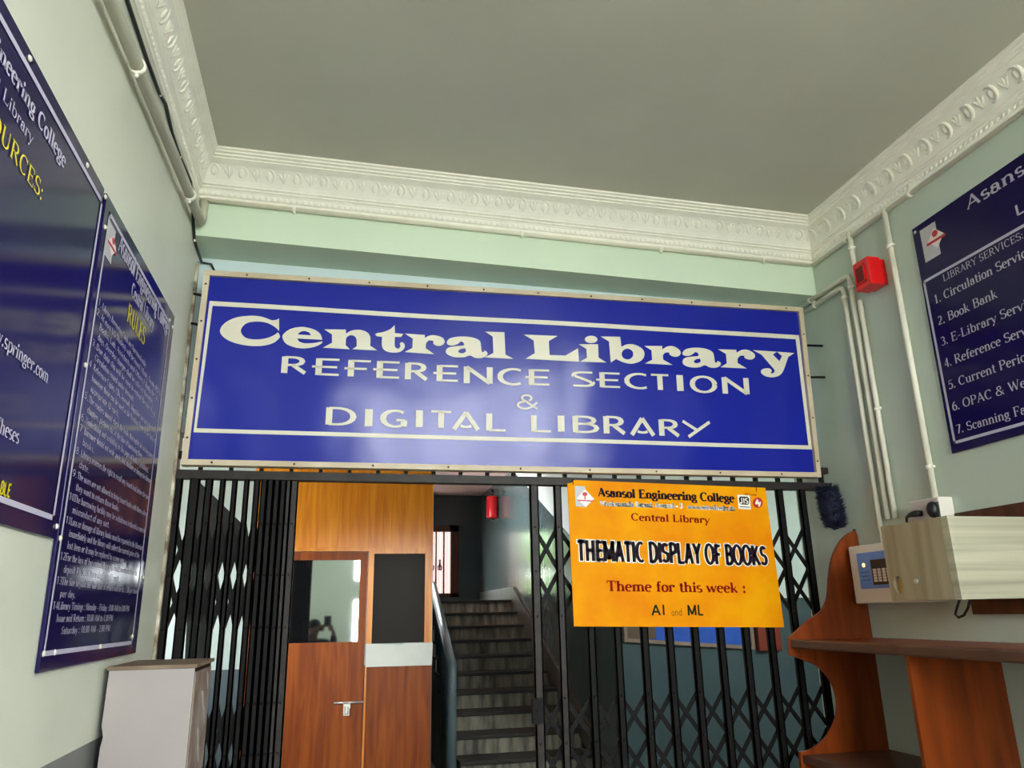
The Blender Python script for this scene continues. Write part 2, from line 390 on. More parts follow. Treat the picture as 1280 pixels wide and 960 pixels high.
M_text = mat('pale lilac board lettering', srgb(190, 184, 204), .5, .15)
M_yel = mat('yellow board lettering', srgb(226, 212, 20), .4, .4)
M_grey = mat('grey emblem', srgb(190, 186, 190), .4, .4)
M_red = mat('emblem red', srgb(190, 34, 40), .4, .4)
M_pink = mat('emblem white', srgb(240, 226, 226), .4, .4)
M_iron = mat('black painted gate iron', srgb(20, 18, 18), .55, .14, var=.3, vscale=20, second=srgb(20, 18, 18), bump=.1, bscale=60)
M_irong = mat('worn grey brown gate iron', srgb(50, 44, 41), .5, .25, var=.4, vscale=20, second=srgb(36, 32, 30))
M_orange = mat('orange printed board', srgb(242, 164, 0), .55, .08, var=.2, vscale=4, second=srgb(232, 134, 0))
M_ink = mat('dark aubergine ink', srgb(28, 12, 26), .55, .1)
M_brownred = mat('dark red ink', srgb(140, 8, 0), .55, .08)
M_white = mat('white print', srgb(244, 240, 226), .5, .3)
M_green = mat('green marker ink', srgb(30, 44, 16), .55, .1)
M_wood = wood_mat('orange teak veneer', srgb(200, 112, 18), srgb(230, 148, 36), .3, 'X')
M_woodd = wood_mat('reddish teak veneer', srgb(112, 46, 6), srgb(150, 74, 14), .4, 'X')
M_woodd.node_tree.nodes['Principled BSDF'].inputs['Specular IOR Level'].default_value = .18
M_glass = mat('dark window glass', srgb(20, 22, 24), .03, .9)
M_glass.node_tree.nodes['Principled BSDF'].inputs['IOR'].default_value = 2.6
M_smoke = mat('smoked acrylic pane', srgb(34, 27, 20), .4, .1)
M_whitep = mat('chipped white board', srgb(216, 216, 208), .5, .3, var=.08, vscale=8)
M_zinc = mat('zinc bolt', srgb(190, 186, 178), .35, .5, metal=.7)
M_rail = mat('blue grey painted pipe', srgb(104, 124, 130), .3, .5, var=.1)
M_balus = mat('dark teal iron', srgb(40, 54, 58), .4, .5)
M_brown = wood_mat('dark brown wood', srgb(64, 34, 24), srgb(90, 48, 32), .45, 'X')
M_extred = mat('extinguisher red', srgb(214, 22, 34), .3, .5)
M_black = mat('black plastic', srgb(22, 22, 22), .4, .5)
M_lamw = mat('off-white laminate', srgb(166, 157, 155), .4, .4, var=.06, vscale=5)
M_peel = mat('peeling laminate side', srgb(178, 164, 160), .55, .3, var=.5, vscale=7, second=srgb(126, 104, 88))
M_edge = mat('dark chipboard edge', srgb(58, 40, 30), .7, .2, var=.4, vscale=30)
M_shelf = wood_mat('orange brown laminate', srgb(112, 46, 14), srgb(146, 66, 20), .35, 'X', 2.0)
M_lip = mat('brown edge band', srgb(92, 62, 48), .4, .4, var=.15, vscale=10)
M_lamv = wood_mat('grey oak laminate upright grain', srgb(134, 120, 96), srgb(168, 156, 130), .35, 'X', 1.4)
M_lamh = wood_mat('grey oak laminate level grain', srgb(150, 146, 126), srgb(190, 186, 164), .35, 'H', 1.2)
M_pvc = mat('cream pvc conduit', srgb(226, 222, 204), .4, .4, var=.08, vscale=9)
M_alarm = mat('alarm red', srgb(222, 10, 18), .35, .5)
M_alarmd = mat('alarm dark red', srgb(110, 8, 12), .5, .3)
M_panel = mat('ivory enamel', srgb(222, 214, 204), .4, .4)
M_pblue = mat('blue keypad label', srgb(110, 150, 225), .4, .4)
M_fuzz = mat('navy duster fibre', srgb(46, 48, 68), .9, .1, var=.3, vscale=30)
M_led = mat('orange led', srgb(255, 150, 60), .4, .4)
_b = M_led.node_tree.nodes['Principled BSDF']; _b.inputs['Emission Color'].default_value = (1, .3, .05, 1); _b.inputs['Emission Strength'].default_value = 2
M_notice = mat('blue notice felt', srgb(52, 92, 178), .8, .2, var=.15, vscale=5)
M_leaf = mat('leaf green', srgb(96, 140, 44), .6, .3, var=.4, vscale=3)
M_bark = mat('bark', srgb(90, 72, 54), .9, .1)
M_skin = mat('skin', srgb(104, 70, 52), .5, .3)
M_hair = mat('black hair', srgb(18, 15, 14), .8, .1)
M_cloth = mat('dark cloth', srgb(40, 40, 50), .8, .2)

# ------------------------------------------------------------------ the setting
XL, XR, YB, ZC = -.673, 2.47, 3.5, 3.54
YF = -2.5
b = MB(); b.box((XL-.15, YF-.12, -.1), (XR+.15, 3.62, 0)); struct('floor', b, M_floor, label='grey lobby floor', cat='floor')
b = MB(); b.box((-2.6, 3.62, -.1), (4.4, 12.9, 0)); struct('floor', b, M_floor, label='grey stair hall floor', cat='floor')
b = MB(); b.box((XL-.15, YF-.12, ZC), (XR+.15, 3.62, ZC+.1)); struct('ceiling', b, M_ceil, label='plain lobby ceiling', cat='ceiling')
b = MB(); b.box((XL-.14, YF, 0), (XL, 3.42, ZC)); struct('wall_left', b, M_wallL, label='left lobby wall with grey dado', cat='wall')
b = MB(); b.box((XR, YF, 0), (XR+.14, -2.2, ZC)); b.box((XR, -.9, 0), (XR+.14, 3.62, ZC)); b.box((XR, -2.2, 0), (XR+.14, -.9, 2.15)); b.box((XR, -2.2, 3.4), (XR+.14, -.9, ZC)); struct('wall_right', b, M_wallR, label='right lobby wall', cat='wall')
# wall over the gate opening and its jambs
b = MB(); b.box((-.95, 3.5, 2.34), (XR, 3.62, ZC)); b.box((-.95, 3.5, 0), (-.69, 3.62, 2.34)); b.box((-.95, 3.3, 0), (-.815, 3.5, ZC))
struct('wall_back', b, mat('wall paint with hall light', srgb(212, 228, 230), .5, .3, var=.05, vscale=3), label='wall over the gate opening', cat='wall')  # paler and bluer than the other walls: hall light put into the colour
# entrance wall behind the viewer: door opening below, ventilator opening above
b = MB()
b.box((XL, YF-.12, 0), (.35, YF, ZC)); b.box((.35, YF-.12, 0), (XR, YF, 1.1)); b.box((1.0, YF-.12, 1.1), (XR, YF, 2.1)); b.box((.35, YF-.12, 1.8), (1.0, YF, 2.1))
b.box((2.42, YF-.12, 2.1), (XR, YF, ZC)); b.box((.35, YF-.12, 3.2), (2.42, YF, ZC))
for x in (1.0, 1.7): b.box((x-.07, YF-.12, 2.1), (x+.07, YF, 3.2))  # unseen mullions, added to break the sign's reflection into patches
struct('wall_front', b, M_wall, label='entrance wall', cat='wall')
b = MB(); b.box((-30, -40, -.2), (30, YF-.12, -.1)); struct('floor', b, M_ground, label='concrete forecourt', cat='ground')
b = MB(); b.box((-30, 12.9, -.3), (30, 60, -.1)); struct('floor', b, M_ground, label='yard behind the building', cat='ground')
# beam across the back of the lobby
BL = [(XL, 3.268, 3.182), (XL, 3.268, ZC)]; BR = [(XR, 3.32, 3.156), (XR, 3.32, ZC)]
b = MB(); b.hexa([BL[0], BR[0], (XR, YB, 3.156), (XL-.02, YB, 3.182)], [BL[1], BR[1], (XR, YB, ZC), (XL-.02, YB, ZC)])
struct('beam', b, M_beam, label='pale green beam under the ceiling', cat='beam')

# plaster cornice: profile (out from the wall, down from the ceiling), both 0..1
PROF = [(1, 0), (1, .05), (.94, .07), (.94, .11), (.87, .13), (.87, .17), (.80, .19), (.80, .22), (.72, .25), (.62, .29), (.52, .37), (.43, .47), (.35, .57), (.29, .66),
        (.29, .69), (.22, .71), (.22, .745), (.16, .76), (.13, .80), (.13, .92), (.07, .935), (.07, 1), (0, 1)]
DL, DRR, DB = .095, .11, .17                  # projections: left, right, beam
HL, HR, HB = .185, .2, .175
def yb(x): return 3.268+(x-XL)/(XR-XL)*.052
def cornice(name, fa, fb, label, rel=1.0):
    """fa, fb: end points for profile (d, h)"""
    b = MB(); n = len(PROF)
    A = [Vector(fa(d, h)) for d, h in PROF]; B = [Vector(fb(d, h)) for d, h in PROF]
    b.add(A+B, [(i, n+i, n+i+1, i+1) for i in range(n-1)])
    # relief: egg scrolls and leaves on the cove, rope along the foot
    mid = (.48, .42); a0 = Vector(fa(*mid)); b0 = Vector(fb(*mid)); L = (b0-a0).length; t = (b0-a0)/L
    e = (Vector(fa(.35, .57))-Vector(fa(.62, .29))).normalized()
    e = (e-t*e.dot(t)).normalized(); nrm = t.cross(e)
    if nrm.z > 0: nrm = -nrm
    k = 0; pos = .03
    while pos < L-.05:
        c = a0+t*pos+nrm*.001
        pts = []
        for j in range(9):
            a = math.radians(-110+220*j/8)
            pts.append(c+t*(.030*math.cos(a)-.008)+e*(.034*math.sin(a))+nrm*(.004*rel-.006*(1-rel))*math.sin(PI*j/8)-nrm*.004*(1-rel))
        b.tube(pts, [.003+.005*math.sin(PI*j/8) for j in range(9)], 6)
        R = Matrix((t, e, nrm)).transposed()
        b.ball(c-t*.004, .013, .022, .009*rel, 8, 5, R)
        c2 = c+t*.062
        for s_ in (-1, 0, 1):
            rot = R @ Matrix.Rotation(s_*.5, 3, 'Z')
            b.ball(c2+t*s_*.012, .007, .03-.006*abs(s_), .007*rel, 6, 4, rot)
        pos += .118
    a1 = Vector(fa(.13, .86)); b1 = Vector(fb(.13, .86)); L = (b1-a1).length; t = (b1-a1)/L
    dn = Vector((0, 0, -1)); out = t.cross(dn)
    if out.dot(nrm) < 0: out = -out
    q = .02
    while q < L-.01:
        R = Matrix((t, dn, out)).transposed() @ Matrix.Rotation(.6, 3, 'Z')
        b.ball(a1+t*q, .008, .013, .006*rel, 6, 4, R); q += .027
    return struct(name, b, M_plaster, label=label, cat='cornice')
cornice('trim_1', lambda d, h: (XL+d*DL, YF, ZC-h*HL), lambda d, h: (XL+d*DL, yb(XL+d*DL)-d*DB, ZC-h*HL), 'white moulded cornice along the left wall', .55)
cornice('trim_2', lambda d, h: (XL+d*DL, yb(XL+d*DL)-d*DB, ZC-h*HB), lambda d, h: (XR-d*DRR, yb(XR-d*DRR)-d*DB, ZC-h*(HB+.022)), 'white moulded cornice along the beam', .4)
cornice('trim_3', lambda d, h: (XR-d*DRR, yb(XR-d*DRR)-d*DB, ZC-h*HR), lambda d, h: (XR-d*DRR, YF, ZC-h*HR), 'white moulded cornice along the right wall', 1.05)

# ---- stair hall beyond the gate
ZH = 3.49
b = MB(); b.box((-2.6, 3.62, ZH), (4.4, 12.9, ZH+.1)); struct('ceiling', b, M_soffit, label='stair hall ceiling with pink bounce light painted in', cat='ceiling')
b = MB(); b.box((2.4, 6.4, 0), (4.5, 6.52, ZH)); struct('wall_hall', b, M_hallU, label='hall wall with dark teal dado right of the stairs', cat='wall')
b = MB(); b.box((2.4, 6.52, 0), (2.52, 12.9, ZH)); struct('wall_stair', b, M_stairW, label='glossy stair wall', cat='wall')
b = MB(); b.box((-2.6, 6.4, 0), (.8, 6.52, ZH)); struct('wall_hall_left', b, M_hallL, label='hall wall behind the partition', cat='wall')
b = MB(); b.box((.68, 6.52, 0), (.8, 9.0, ZH)); b.box((.68, 10.4, 0), (.8, 12.9, ZH)); b.box((.68, 9.0, 0), (.8, 10.4, 2.3)); b.box((.68, 9.0, 3.0), (.8, 10.4, ZH)); struct('wall_stair_left', b, M_dark, label='left stair wall', cat='wall')  # unseen opening in this wall is added to light the stairs
WX0, WX1, WZ0, WZ1 = .95, 2.02, 1.83, 2.98
b = MB(); yy = 12.78
b.box((.8, yy, 0), (WX0, yy+.12, ZH)); b.box((WX1, yy, 0), (2.4, yy+.12, ZH)); b.box((WX0, yy, 0), (WX1, yy+.12, WZ0)); b.box((WX0, yy, WZ1), (WX1, yy+.12, ZH))
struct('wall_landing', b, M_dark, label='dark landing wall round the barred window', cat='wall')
b = MB(); b.box((XR+.0, 3.62, 0), (3.1, 3.74, ZH)); b.box((4.1, 3.62, 0), (4.5, 3.74, ZH)); b.box((3.1, 3.62, 0), (4.1, 3.74, 2.0)); b.box((3.1, 3.62, 2.6), (4.1, 3.74, ZH)); struct('wall_hall_near', b, M_wall, label='near hall wall right', cat='wall')  # unseen opening added here to light the facing hall wall
b = MB(); b.box((-2.6, 3.62, 0), (-2.1, 3.74, ZH)); b.box((-1.3, 3.62, 0), (-.95, 3.74, ZH)); b.box((-2.1, 3.62, 0), (-1.3, 3.74, 1.5)); b.box((-2.1, 3.62, 2.4), (-1.3, 3.74, ZH)); struct('wall_hall_near_left', b, M_wall, label='near hall wall left', cat='wall')  # unseen opening added here to light the front of the partition
# ends of the hall: closed on both sides
b = MB(); b.box((-2.7, 3.62, 0), (-2.6, 6.4, ZH))
struct('wall_hall_end_left', b, M_wall, label='closed left hall end wall', cat='wall')
b = MB(); b.box((4.4, 3.62, 0), (4.5, 6.4, ZH)); struct('wall_hall_end_right', b, M_wall, label='closed hall end wall', cat='wall')

# stairs: eleven risers up to the landing
b = MB(); r, t, Y0, X0, X1 = .1575, .3548, 10.451, 1.17, 2.4
for k in range(11):
    z = 1.7325-k*r; y = Y0-k*t
    b.box((X0, y, 0), (X1, y+t+.02 if k else 12.78, z))
stairs_ = struct('staircase', b, M_stair, label='grey stone staircase rising to the landing', cat='stairs')
M_nose = mat('dark step edge', srgb(58, 58, 52), .5, .3, var=.3, vscale=6)  # step slabs darker than the risers
for k in range(11):
    z = 1.7325-k*r; y = Y0-k*t; b = MB(); b.box((X0-.01, y-.022, z-.03), (X1-.03, y+(t-.01 if k else .3), z+.002)); b.build('tread_slab', M_nose, stairs_, .006)
b = MB()   # raking skirting along the stair wall
pts = [(2.4, 12.78, 1.7325), (2.4, 12.78, 1.90), (2.4, 10.4, 1.90)]
yb_, zb_ = 6.55, 0.0
pts = [(2.4, 12.78, 1.73), (2.4, 12.78, 1.90), (2.4, 10.35, 1.90), (2.4, 6.52, 1.90-(10.35-6.52)*.4439), (2.4, 6.52, 0), (2.4, 10.4, 1.5)]
b.prism(pts, (-.03, 0, 0)); struct('trim_4', b, mat('pale stone skirting', srgb(84, 86, 78), .4, .4, var=.2, vscale=8), label='raking stone skirting beside the stairs', cat='skirting')

# barred landing window
wnd = thing('window_1', 'barred bright window on the stair landing', 'window', (1.48, 12.8, 1.83)); wnd['kind'] = 'structure'
b = MB(); f = .13
b.box((WX0, yy-.03, WZ0), (WX0+f, yy+.05, WZ1)); b.box((WX1-f, yy-.03, WZ0), (WX1, yy+.05, WZ1)); b.box((WX0, yy-.03, WZ1-.1), (WX1, yy+.05, WZ1)); b.box((WX0, yy-.03, WZ0), (WX1, yy+.05, WZ0+.06))
b.build('window_frame', M_brown, wnd)
mc = bpy.data.materials.new('thin pink curtain'); mc.use_nodes = True; _n = mc.node_tree; _t = _n.nodes.new('ShaderNodeBsdfTranslucent')
_t.inputs[0].default_value = (.075, .05, .047, 1); _n.links.new(_t.outputs[0], _n.nodes['Material Output'].inputs['Surface'])
b = MB(); nx = 30; vs_ = []
for i in range(nx+1):
    xx = 1.58+(WX1-.02-1.58)*i/nx
    for zz in (WZ0+.02, WZ1-.04): vs_.append((xx, yy+.085+.012*math.sin(i*1.3), zz))
b.add(vs_, [(2*i, 2*i+2, 2*i+3, 2*i+1) for i in range(nx)], True); b.build('dimming_sheet', mc, wnd)  # added pink translucent sheet, dims the bright window so its bars show
x = WX0+f+.05
while x < WX1-f:
    b = MB(); b.tube([(x, yy+.02, WZ0+.05), (x, yy+.02, WZ1-.09)], .013, 8); b.build('window_bar', M_iron, wnd); x += .13
b = MB()
for zc in (2.32,):
    x = WX0+f+.115
    while x < WX1-f-.05:
        for sx in (-1, 1):
            pts = [(x+sx*(.02+.035*math.sin(a)*a/6), yy+.02, zc+.11*math.cos(a)*a/6) for a in [i*.5 for i in range(13)]]
            b.tube(pts, .01, 6)
        x += .13
b.build('grille_scroll', M_iron, wnd)

# stair railing
rl = thing('stair_railing', 'blue grey pipe handrail with dark balusters on the left of the stairs', 'railing', (1.06, 6.9, 0))
sl = r/t
A = onY(563, 831, 7.05); top = Vector((A.x+.01, A.y, A.z))
end = onY(541, 731, 10.35)
b = MB(); b.tube([(top.x, top.y, 0), (top.x, top.y, top.z-.04), (top.x, top.y+.012, top.z-.01), (top.x, top.y+.04, top.z+.015), (top.x+(end.x-top.x)*.3, top.y+(end.y-top.y)*.3, top.z+(end.z-top.z)*.3), end], .045, 14)
b.build('handrail', M_rail, rl)
for k in range(0, 12):
    f_ = (k+.8)/13; p = top.lerp(end, f_)
    b = MB(); zb = max(0, 1.7325-math.ceil((Y0-p.y)/t)*r); b.tube([(p.x, p.y, zb-.0), (p.x, p.y, p.z-.02)], .014, 8); b.build('baluster', M_balus, rl)

# ------------------------------------------------------------------ wooden partition with door
YP = 5.0
pa = thing('wooden_partition', 'orange wood partition with smoked side pane and white strip, left of the stairs', 'partition', (.03, YP, 0))
DX0, DX1, PX1 = -.36, .217, .622
b = MB(); b.box((-.5, YP, 1.965), (PX1, YP+.06, 2.85)); b.build('top_panel', M_wood, pa)
b = MB(); b.box((DX1, YP, 0), (PX1, YP+.06, 1.26)); b.build('lower_panel', M_woodd, pa)
b = MB(); b.box((-.5, YP, 0), (DX0-.03, YP+.06, 1.965)); b.build('left_panel', M_woodd, pa)
b = MB(); b.box((DX1, YP-.012, 1.39), (DX1+.035, YP+.06, 1.965)); b.box((.575, YP-.012, 1.39), (PX1, YP+.06, 1.965)); b.box((DX1+.035, YP-.012, 1.93), (.575, YP+.06, 1.965))
b.box((DX1, YP-.01, 0), (DX1+.012, YP, 1.26)); b.box((DX0-.03, YP-.012, 1.945), (DX1, YP+.06, 1.968)); b.box((PX1-.008, YP-.008, 1.965), (PX1, YP, 2.85)); b.build('pane_frame', M_wood, pa)
b = MB(); b.box((DX1+.035, YP+.015, 1.39), (.575, YP+.03, 1.93)); b.build('smoked_pane', M_smoke, pa)
b = MB(); b.prism([(DX1+.003, YP-.016, 1.258), (.624, YP-.016, 1.256), (.628, YP-.016, 1.388), (.45, YP-.016, 1.391), (.44, YP-.016, 1.382), (.3, YP-.016, 1.389), (.225, YP-.016, 1.392), (DX1+.002, YP-.016, 1.376)], (0, .016, 0)); b.build('white_strip', M_whitep, pa)
d = thing('door_1', 'orange wooden door with dark glass pane and bolt', 'door', (-.07, YP, 0)); d['kind'] = 'structure'
b = MB(); gx0, gx1, gz0, gz1 = -.27, .168, 1.405, 1.893
b.box((DX0, YP+.008, 0), (DX1-.004, YP+.045, gz0)); b.box((DX0, YP+.008, gz1), (DX1-.004, YP+.045, 1.942)); b.box((DX0, YP+.008, gz0), (gx0, YP+.045, gz1)); b.box((gx1, YP+.008, gz0), (DX1-.004, YP+.045, gz1))
b.build('door_leaf', M_woodd, d)
b = MB(); b.box((gx0, YP+.02, gz0), (gx1, YP+.026, gz1)); b.build('glass_pane', M_glass, d)
q = onY(417, 878, YP); b = MB(); b.tube([(q.x, YP-.008, 1.062), (DX1+.002, YP-.008, 1.062)], .007, 8); b.build('sliding_bolt', M_zinc, d)
b = MB(); b.box((.1, YP-.008, .99), (.135, YP+.008, 1.06)); b.box((.128, YP-.012, 1.03), (.14, YP+.008, 1.06)); b.tube([(.108, YP-.012, 1.04), (.108, YP-.012, 1.0), (.126, YP-.012, 1.0), (.126, YP-.012, 1.04)], .004, 6); b.build('hasp', M_zinc, d)

# ------------------------------------------------------------------ fire extinguisher by the landing
q = onX(615, 620, 2.31); q2 = onX(615, 648, 2.31)
ex = thing('fire_extinguisher', 'red cylinder extinguisher hung high on the stair wall', 'fire extinguisher', (q.x, q.y, q2.z))
b = MB(); rr = .088; H_ = q.z-q2.z
b.tube([(q.x, q.y, q2.z), (q.x, q.y, q2.z+.02), (q.x, q.y, q.z-.03), (q.x, q.y, q.z-.008), (q.x, q.y, q.z)], [rr*.9, rr, rr, rr*.85, rr*.5], 18); b.build('cylinder', M_extred, ex)
b = MB(); b.tube([(q.x, q.y, q.z), (q.x, q.y, q.z+.05), (q.x+.01, q.y, q.z+.1)], .018, 8); b.box((q.x-.015, q.y-.08, q.z+.04), (q.x+.015, q.y+.02, q.z+.06)); b.build('valve', M_black, ex)
b = MB(); b.box((q.x, q.y-.02, q.z-.1), (2.4, q.y+.02, q.z-.07)); b.build('wall_bracket', M_black, ex)
b = MB(); b.disc((q.x, q.y, q2.z-.03), (0, 0, 1), .02, .03, 8); b.build('foot_ring', M_black, ex)

# ------------------------------------------------------------------ notice board in the hall
nb = thing('notice_board', 'blue felt notice board in a wooden frame on the hall wall', 'notice board', (3.0, 6.36, 1.32))
x0, x1 = 2.44, 3.58
zl, zr = 1.335, 1.245
b = MB(); b.hexa([(x0, 6.37, zl), (x1, 6.37, zr), (x1, 6.4, zr), (x0, 6.4, zl)], [(x0, 6.37, zl+.8), (x1, 6.37, zr+.8), (x1, 6.4, zr+.8), (x0, 6.4, zl+.8)]); b.build('felt', M_notice, nb)
b = MB(); fw = .03
b.hexa([(x0, 6.35, zl-fw), (x1, 6.35, zr-fw), (x1, 6.4, zr-fw), (x0, 6.4, zl-fw)], [(x0, 6.35, zl), (x1, 6.35, zr), (x1, 6.4, zr), (x0, 6.4, zl)])
b.hexa([(x0, 6.35, zl+.8), (x1, 6.35, zr+.8), (x1, 6.4, zr+.8), (x0, 6.4, zl+.8)], [(x0, 6.35, zl+.83), (x1, 6.35, zr+.83), (x1, 6.4, zr+.83), (x0, 6.4, zl+.83)])
b.box((x0-fw, 6.35, zl-fw), (x0, 6.4, zl+.83)); b.box((x1, 6.35, zr-fw), (x1+fw, 6.4, zr+.83)); b.build('board_frame', mat('weathered board frame', srgb(132, 116, 100), .6, .3, var=.2), nb)
b = MB(); b.box((x0, 6.362, zl-.01), (x0+.26, 6.37, zl+.5)); b.build('pinned_sheet', mat('brown sheet', srgb(96, 82, 66), .7, .2, var=.2), nb)
tag(boxo('wall_box', (3.64, 6.33, 1.2), (3.86, 6.4, 1.62), mat('dull red box', srgb(112, 44, 26), .5, .3), bevel=.006), 'reddish brown box on the hall wall right of the notice board', 'box')
# yellow pole leaning behind the gate
b = MB(); p = onY(1046, 840, 4.2); p2 = onY(1040, 905, 4.2); dz = (p-p2).normalized(); b.tube([p2-dz*.78, p+dz*.05], .012, 8)
tag(b.build('broom_handle', mat('yellow plastic', srgb(226, 190, 30), .4, .4)), 'thin yellow pole standing behind the gate beside the brown shelf', 'pole')
# dark slant-topped shape behind the folded gate
b = MB(); YD = 4.1
pts = [onY(243, 596, YD), onY(303, 655, YD), onY(300, 690, YD), onY(268, 700, YD), onY(262, 960, YD), onY(236, 960, YD)]
pts[-1].z = 0; pts[-2].z = 0
b.prism(pts, (0, .05, 0)); tag(b.build('dark_wedge', mat('dark grey wedge', srgb(50, 52, 50), .6, .3, var=.2)), 'dark grey shape with a slanted top behind the folded gate', 'board')

# ------------------------------------------------------------------ folding gates
YG = 3.44
ZT = (onY(221, 596, YG).z+onY(1031, 606.5, YG).z)/2-.0195
tiersZ = [(onY(690, 659, YG).z, onY(690, 770, YG).z), (onY(800, 868, YG).z, onY(800, 980, YG).z)]
def channel(b, x, z0, z1, w=.032, d=.022, y=YG):
    """U-section upright, open to the back"""
    b.box((x-w/2, y-d/2, z0), (x+w/2, y-d/2+.006, z1)); b.box((x-w/2, y-d/2, z0), (x-w/2+.006, y+d/2, z1)); b.box((x+w/2-.006, y-d/2, z0), (x+w/2, y+d/2, z1))
def gate(name, label, xs, tiers, widths, mats, aw=.02):
    g = thing(name, label, 'gate', ((xs[0]+xs[-1])/2, YG, 0), 'folding gate leaves')
    n = len(xs)
    for i, x in enumerate(xs):
        b = MB(); channel(b, x, .03, ZT, widths[i])
        for z0, z1 in tiers:
            for z in (z0, (z0+z1)/2, z1): b.disc((x, YG-.011, z), (0, -1, 0), .006, .004, 8, .003)
        b.build('upright', mats[i], g)
    for z0, z1 in tiers:
        zm = (z0+z1)/2; off = 0
        for s_ in (0, 1):
            za, zb = (z0, z1) if s_ == 0 else (z1, z0)
            y = YG+.016+.006*s_
            for i in range(-1, n-1):
                a = (xs[i], za) if i >= 0 else (xs[0], zm); c = (xs[i+2], zb) if i+2 < n else (xs[n-1], zm)
                k1 = (xs[i+1], zm)
                b = MB()
                if i >= 0: b.bar((a[0], y, a[1]), (k1[0], y, k1[1]), aw, .004)
                if i+2 < n: b.bar((k1[0], y, k1[1]), (c[0], y, c[1]), aw, .004)
                if b.v: b.build('lattice_strip', M_iron, g)
    return g
rx = [onY(x, 800, YG).x for x in (672, 703, 739, 772, 805.5, 837, 869, 901, 932.5, 964, 995.5, 1025)]
gr = gate('folding_gate', 'black folding gate stretched out behind the orange notice', rx, tiersZ, [.04]+[.034]*11, [M_irong, M_irong]+[M_iron]*10)
lk = onY(671, 888, YG); b = MB(); b.box((lk.x-.026, YG-.03, lk.z-.05), (lk.x+.022, YG-.008, lk.z+.05)); b.disc((lk.x, YG-.03, lk.z), (0, -1, 0), .01, .004, 10); b.build('lock_case', M_iron, gr)
lx = [onY(x, 612, YG).x for x in (223, 243, 261, 278, 293, 308, 321, 330, 338, 346, 354, 361, 367.5)]
tl = [(onY(300, 655, YG).z, onY(300, 785, YG).z), (onY(300, 880, YG).z, onY(300, 1010, YG).z)]
gl = gate('folding_gate', 'black folding gate bunched together in front of the wooden door', lx, tl, [.03, .04, .03, .022, .022, .022, .026, .026, .026, .026, .026, .026, .036], [M_iron]*11+[M_irong]*2, .022)
b = MB()
for px, py in ((219, 626),):
    q = onY(px, py, YG); b.box((-.656, YG-.012, q.z-.012), (lx[0], YG+.012, q.z+.012)); b.ball((-.657, YG-.004, q.z), .012, .012, .02, 8, 5)
b.build('wall_bracket', M_iron, gl)

# the track the gates hang from: lower channel, thin upper rail and short hangers
tr = thing('gate_track', 'dark steel top track of the folding gates under the blue sign', 'gate track', (.88, YG, ZT))
a, c = onY(221, 596, YG), onY(1031, 606.5, YG)
XT0, XT1 = -.672, XR-.002
b = MB()
def rail(z, h, d0, d1): 
    b.hexa([(XT0, YG-d0, z-h/2), (XT1, YG-d0, z-h/2), (XT1, YG+d1, z-h/2), (XT0, YG+d1, z-h/2)], [(XT0, YG-d0, z+h/2), (XT1, YG-d0, z+h/2), (XT1, YG+d1, z+h/2), (XT0, YG+d1, z+h/2)])
zt = (a.z+c.z)/2; rail(zt, .036, .024, .03); b.build('lower_channel', M_irong, tr)
b = MB(); b.box((-.672, 3.392, 0), (-.66, 3.414, 3.1)); b.build('jamb_angle', mat('rusting cream angle', srgb(206, 200, 180), .6, .3, var=.4, vscale=16, second=srgb(112, 92, 70), detail=9), tr)
b = MB(); rail(zt+.085, .03, .012, .02); b.build('upper_rail', M_irong, tr)
x = XT0+.1
while x < XT1:
    b = MB(); b.box((x-.008, YG-.012, zt+.017), (x+.008, YG+.012, zt+.072)); b.build('hanger', M_iron, tr); x += .125

# ------------------------------------------------------------------ main blue sign
YS = 3.38
S = [onY(228.4, 580.6, YS), onY(1023, 596.3, YS), onY(1000, 386.6, YS), onY(257.6, 340.6, YS)]   # bl br tr tl
sg = thing('library_sign', 'large blue and cream sign above the gates naming the central library', 'sign', ((S[0].x+S[1].x)/2, YS, S[0].z))
KT = .10                                            # the sign leans forward a little at the top
def onS(px, py):
    d = ray(px, py); return EYE+d*((YS+.65*KT)/(d.y+KT*d.z))
S = [onS(228.4, 580.6), onS(1023, 596.3), onS(1000, 386.6), onS(257.6, 340.6)]
def sq(u, v):
    p = (S[0]*(1-u)+S[1]*u)*(1-v)+(S[3]*(1-u)+S[2]*u)*v
    return p
def wave(x, z): return .0035*math.sin(x*3.1+.6)+.0025*math.sin(x*5.3+z*2.0)+.002*math.sin(z*5+x)
def S3(px, py, off=.003):
    p = onS(px, py); return Vector((p.x, p.y-.004-off+wave(p.x, p.z), p.z))
b = MB(); NU, NV = 48, 14; vs = []
for j in range(NV+1):
    for i in range(NU+1):
        p = sq(i/NU, j/NV); vs.append((p.x, p.y-.004+wave(p.x, p.z), p.z))
b.add(vs, [(j*(NU+1)+i, j*(NU+1)+i+1, (j+1)*(NU+1)+i+1, (j+1)*(NU+1)+i) for j in range(NV) for i in range(NU)], True)
back = [sq(0, 0), sq(1, 0), sq(1, 1), sq(0, 1)]
b.add([p+Vector((0, .012, 0)) for p in back], [(3, 2, 1, 0)])
b.build('banner', M_blue, sg)
b = MB()
fw = .02
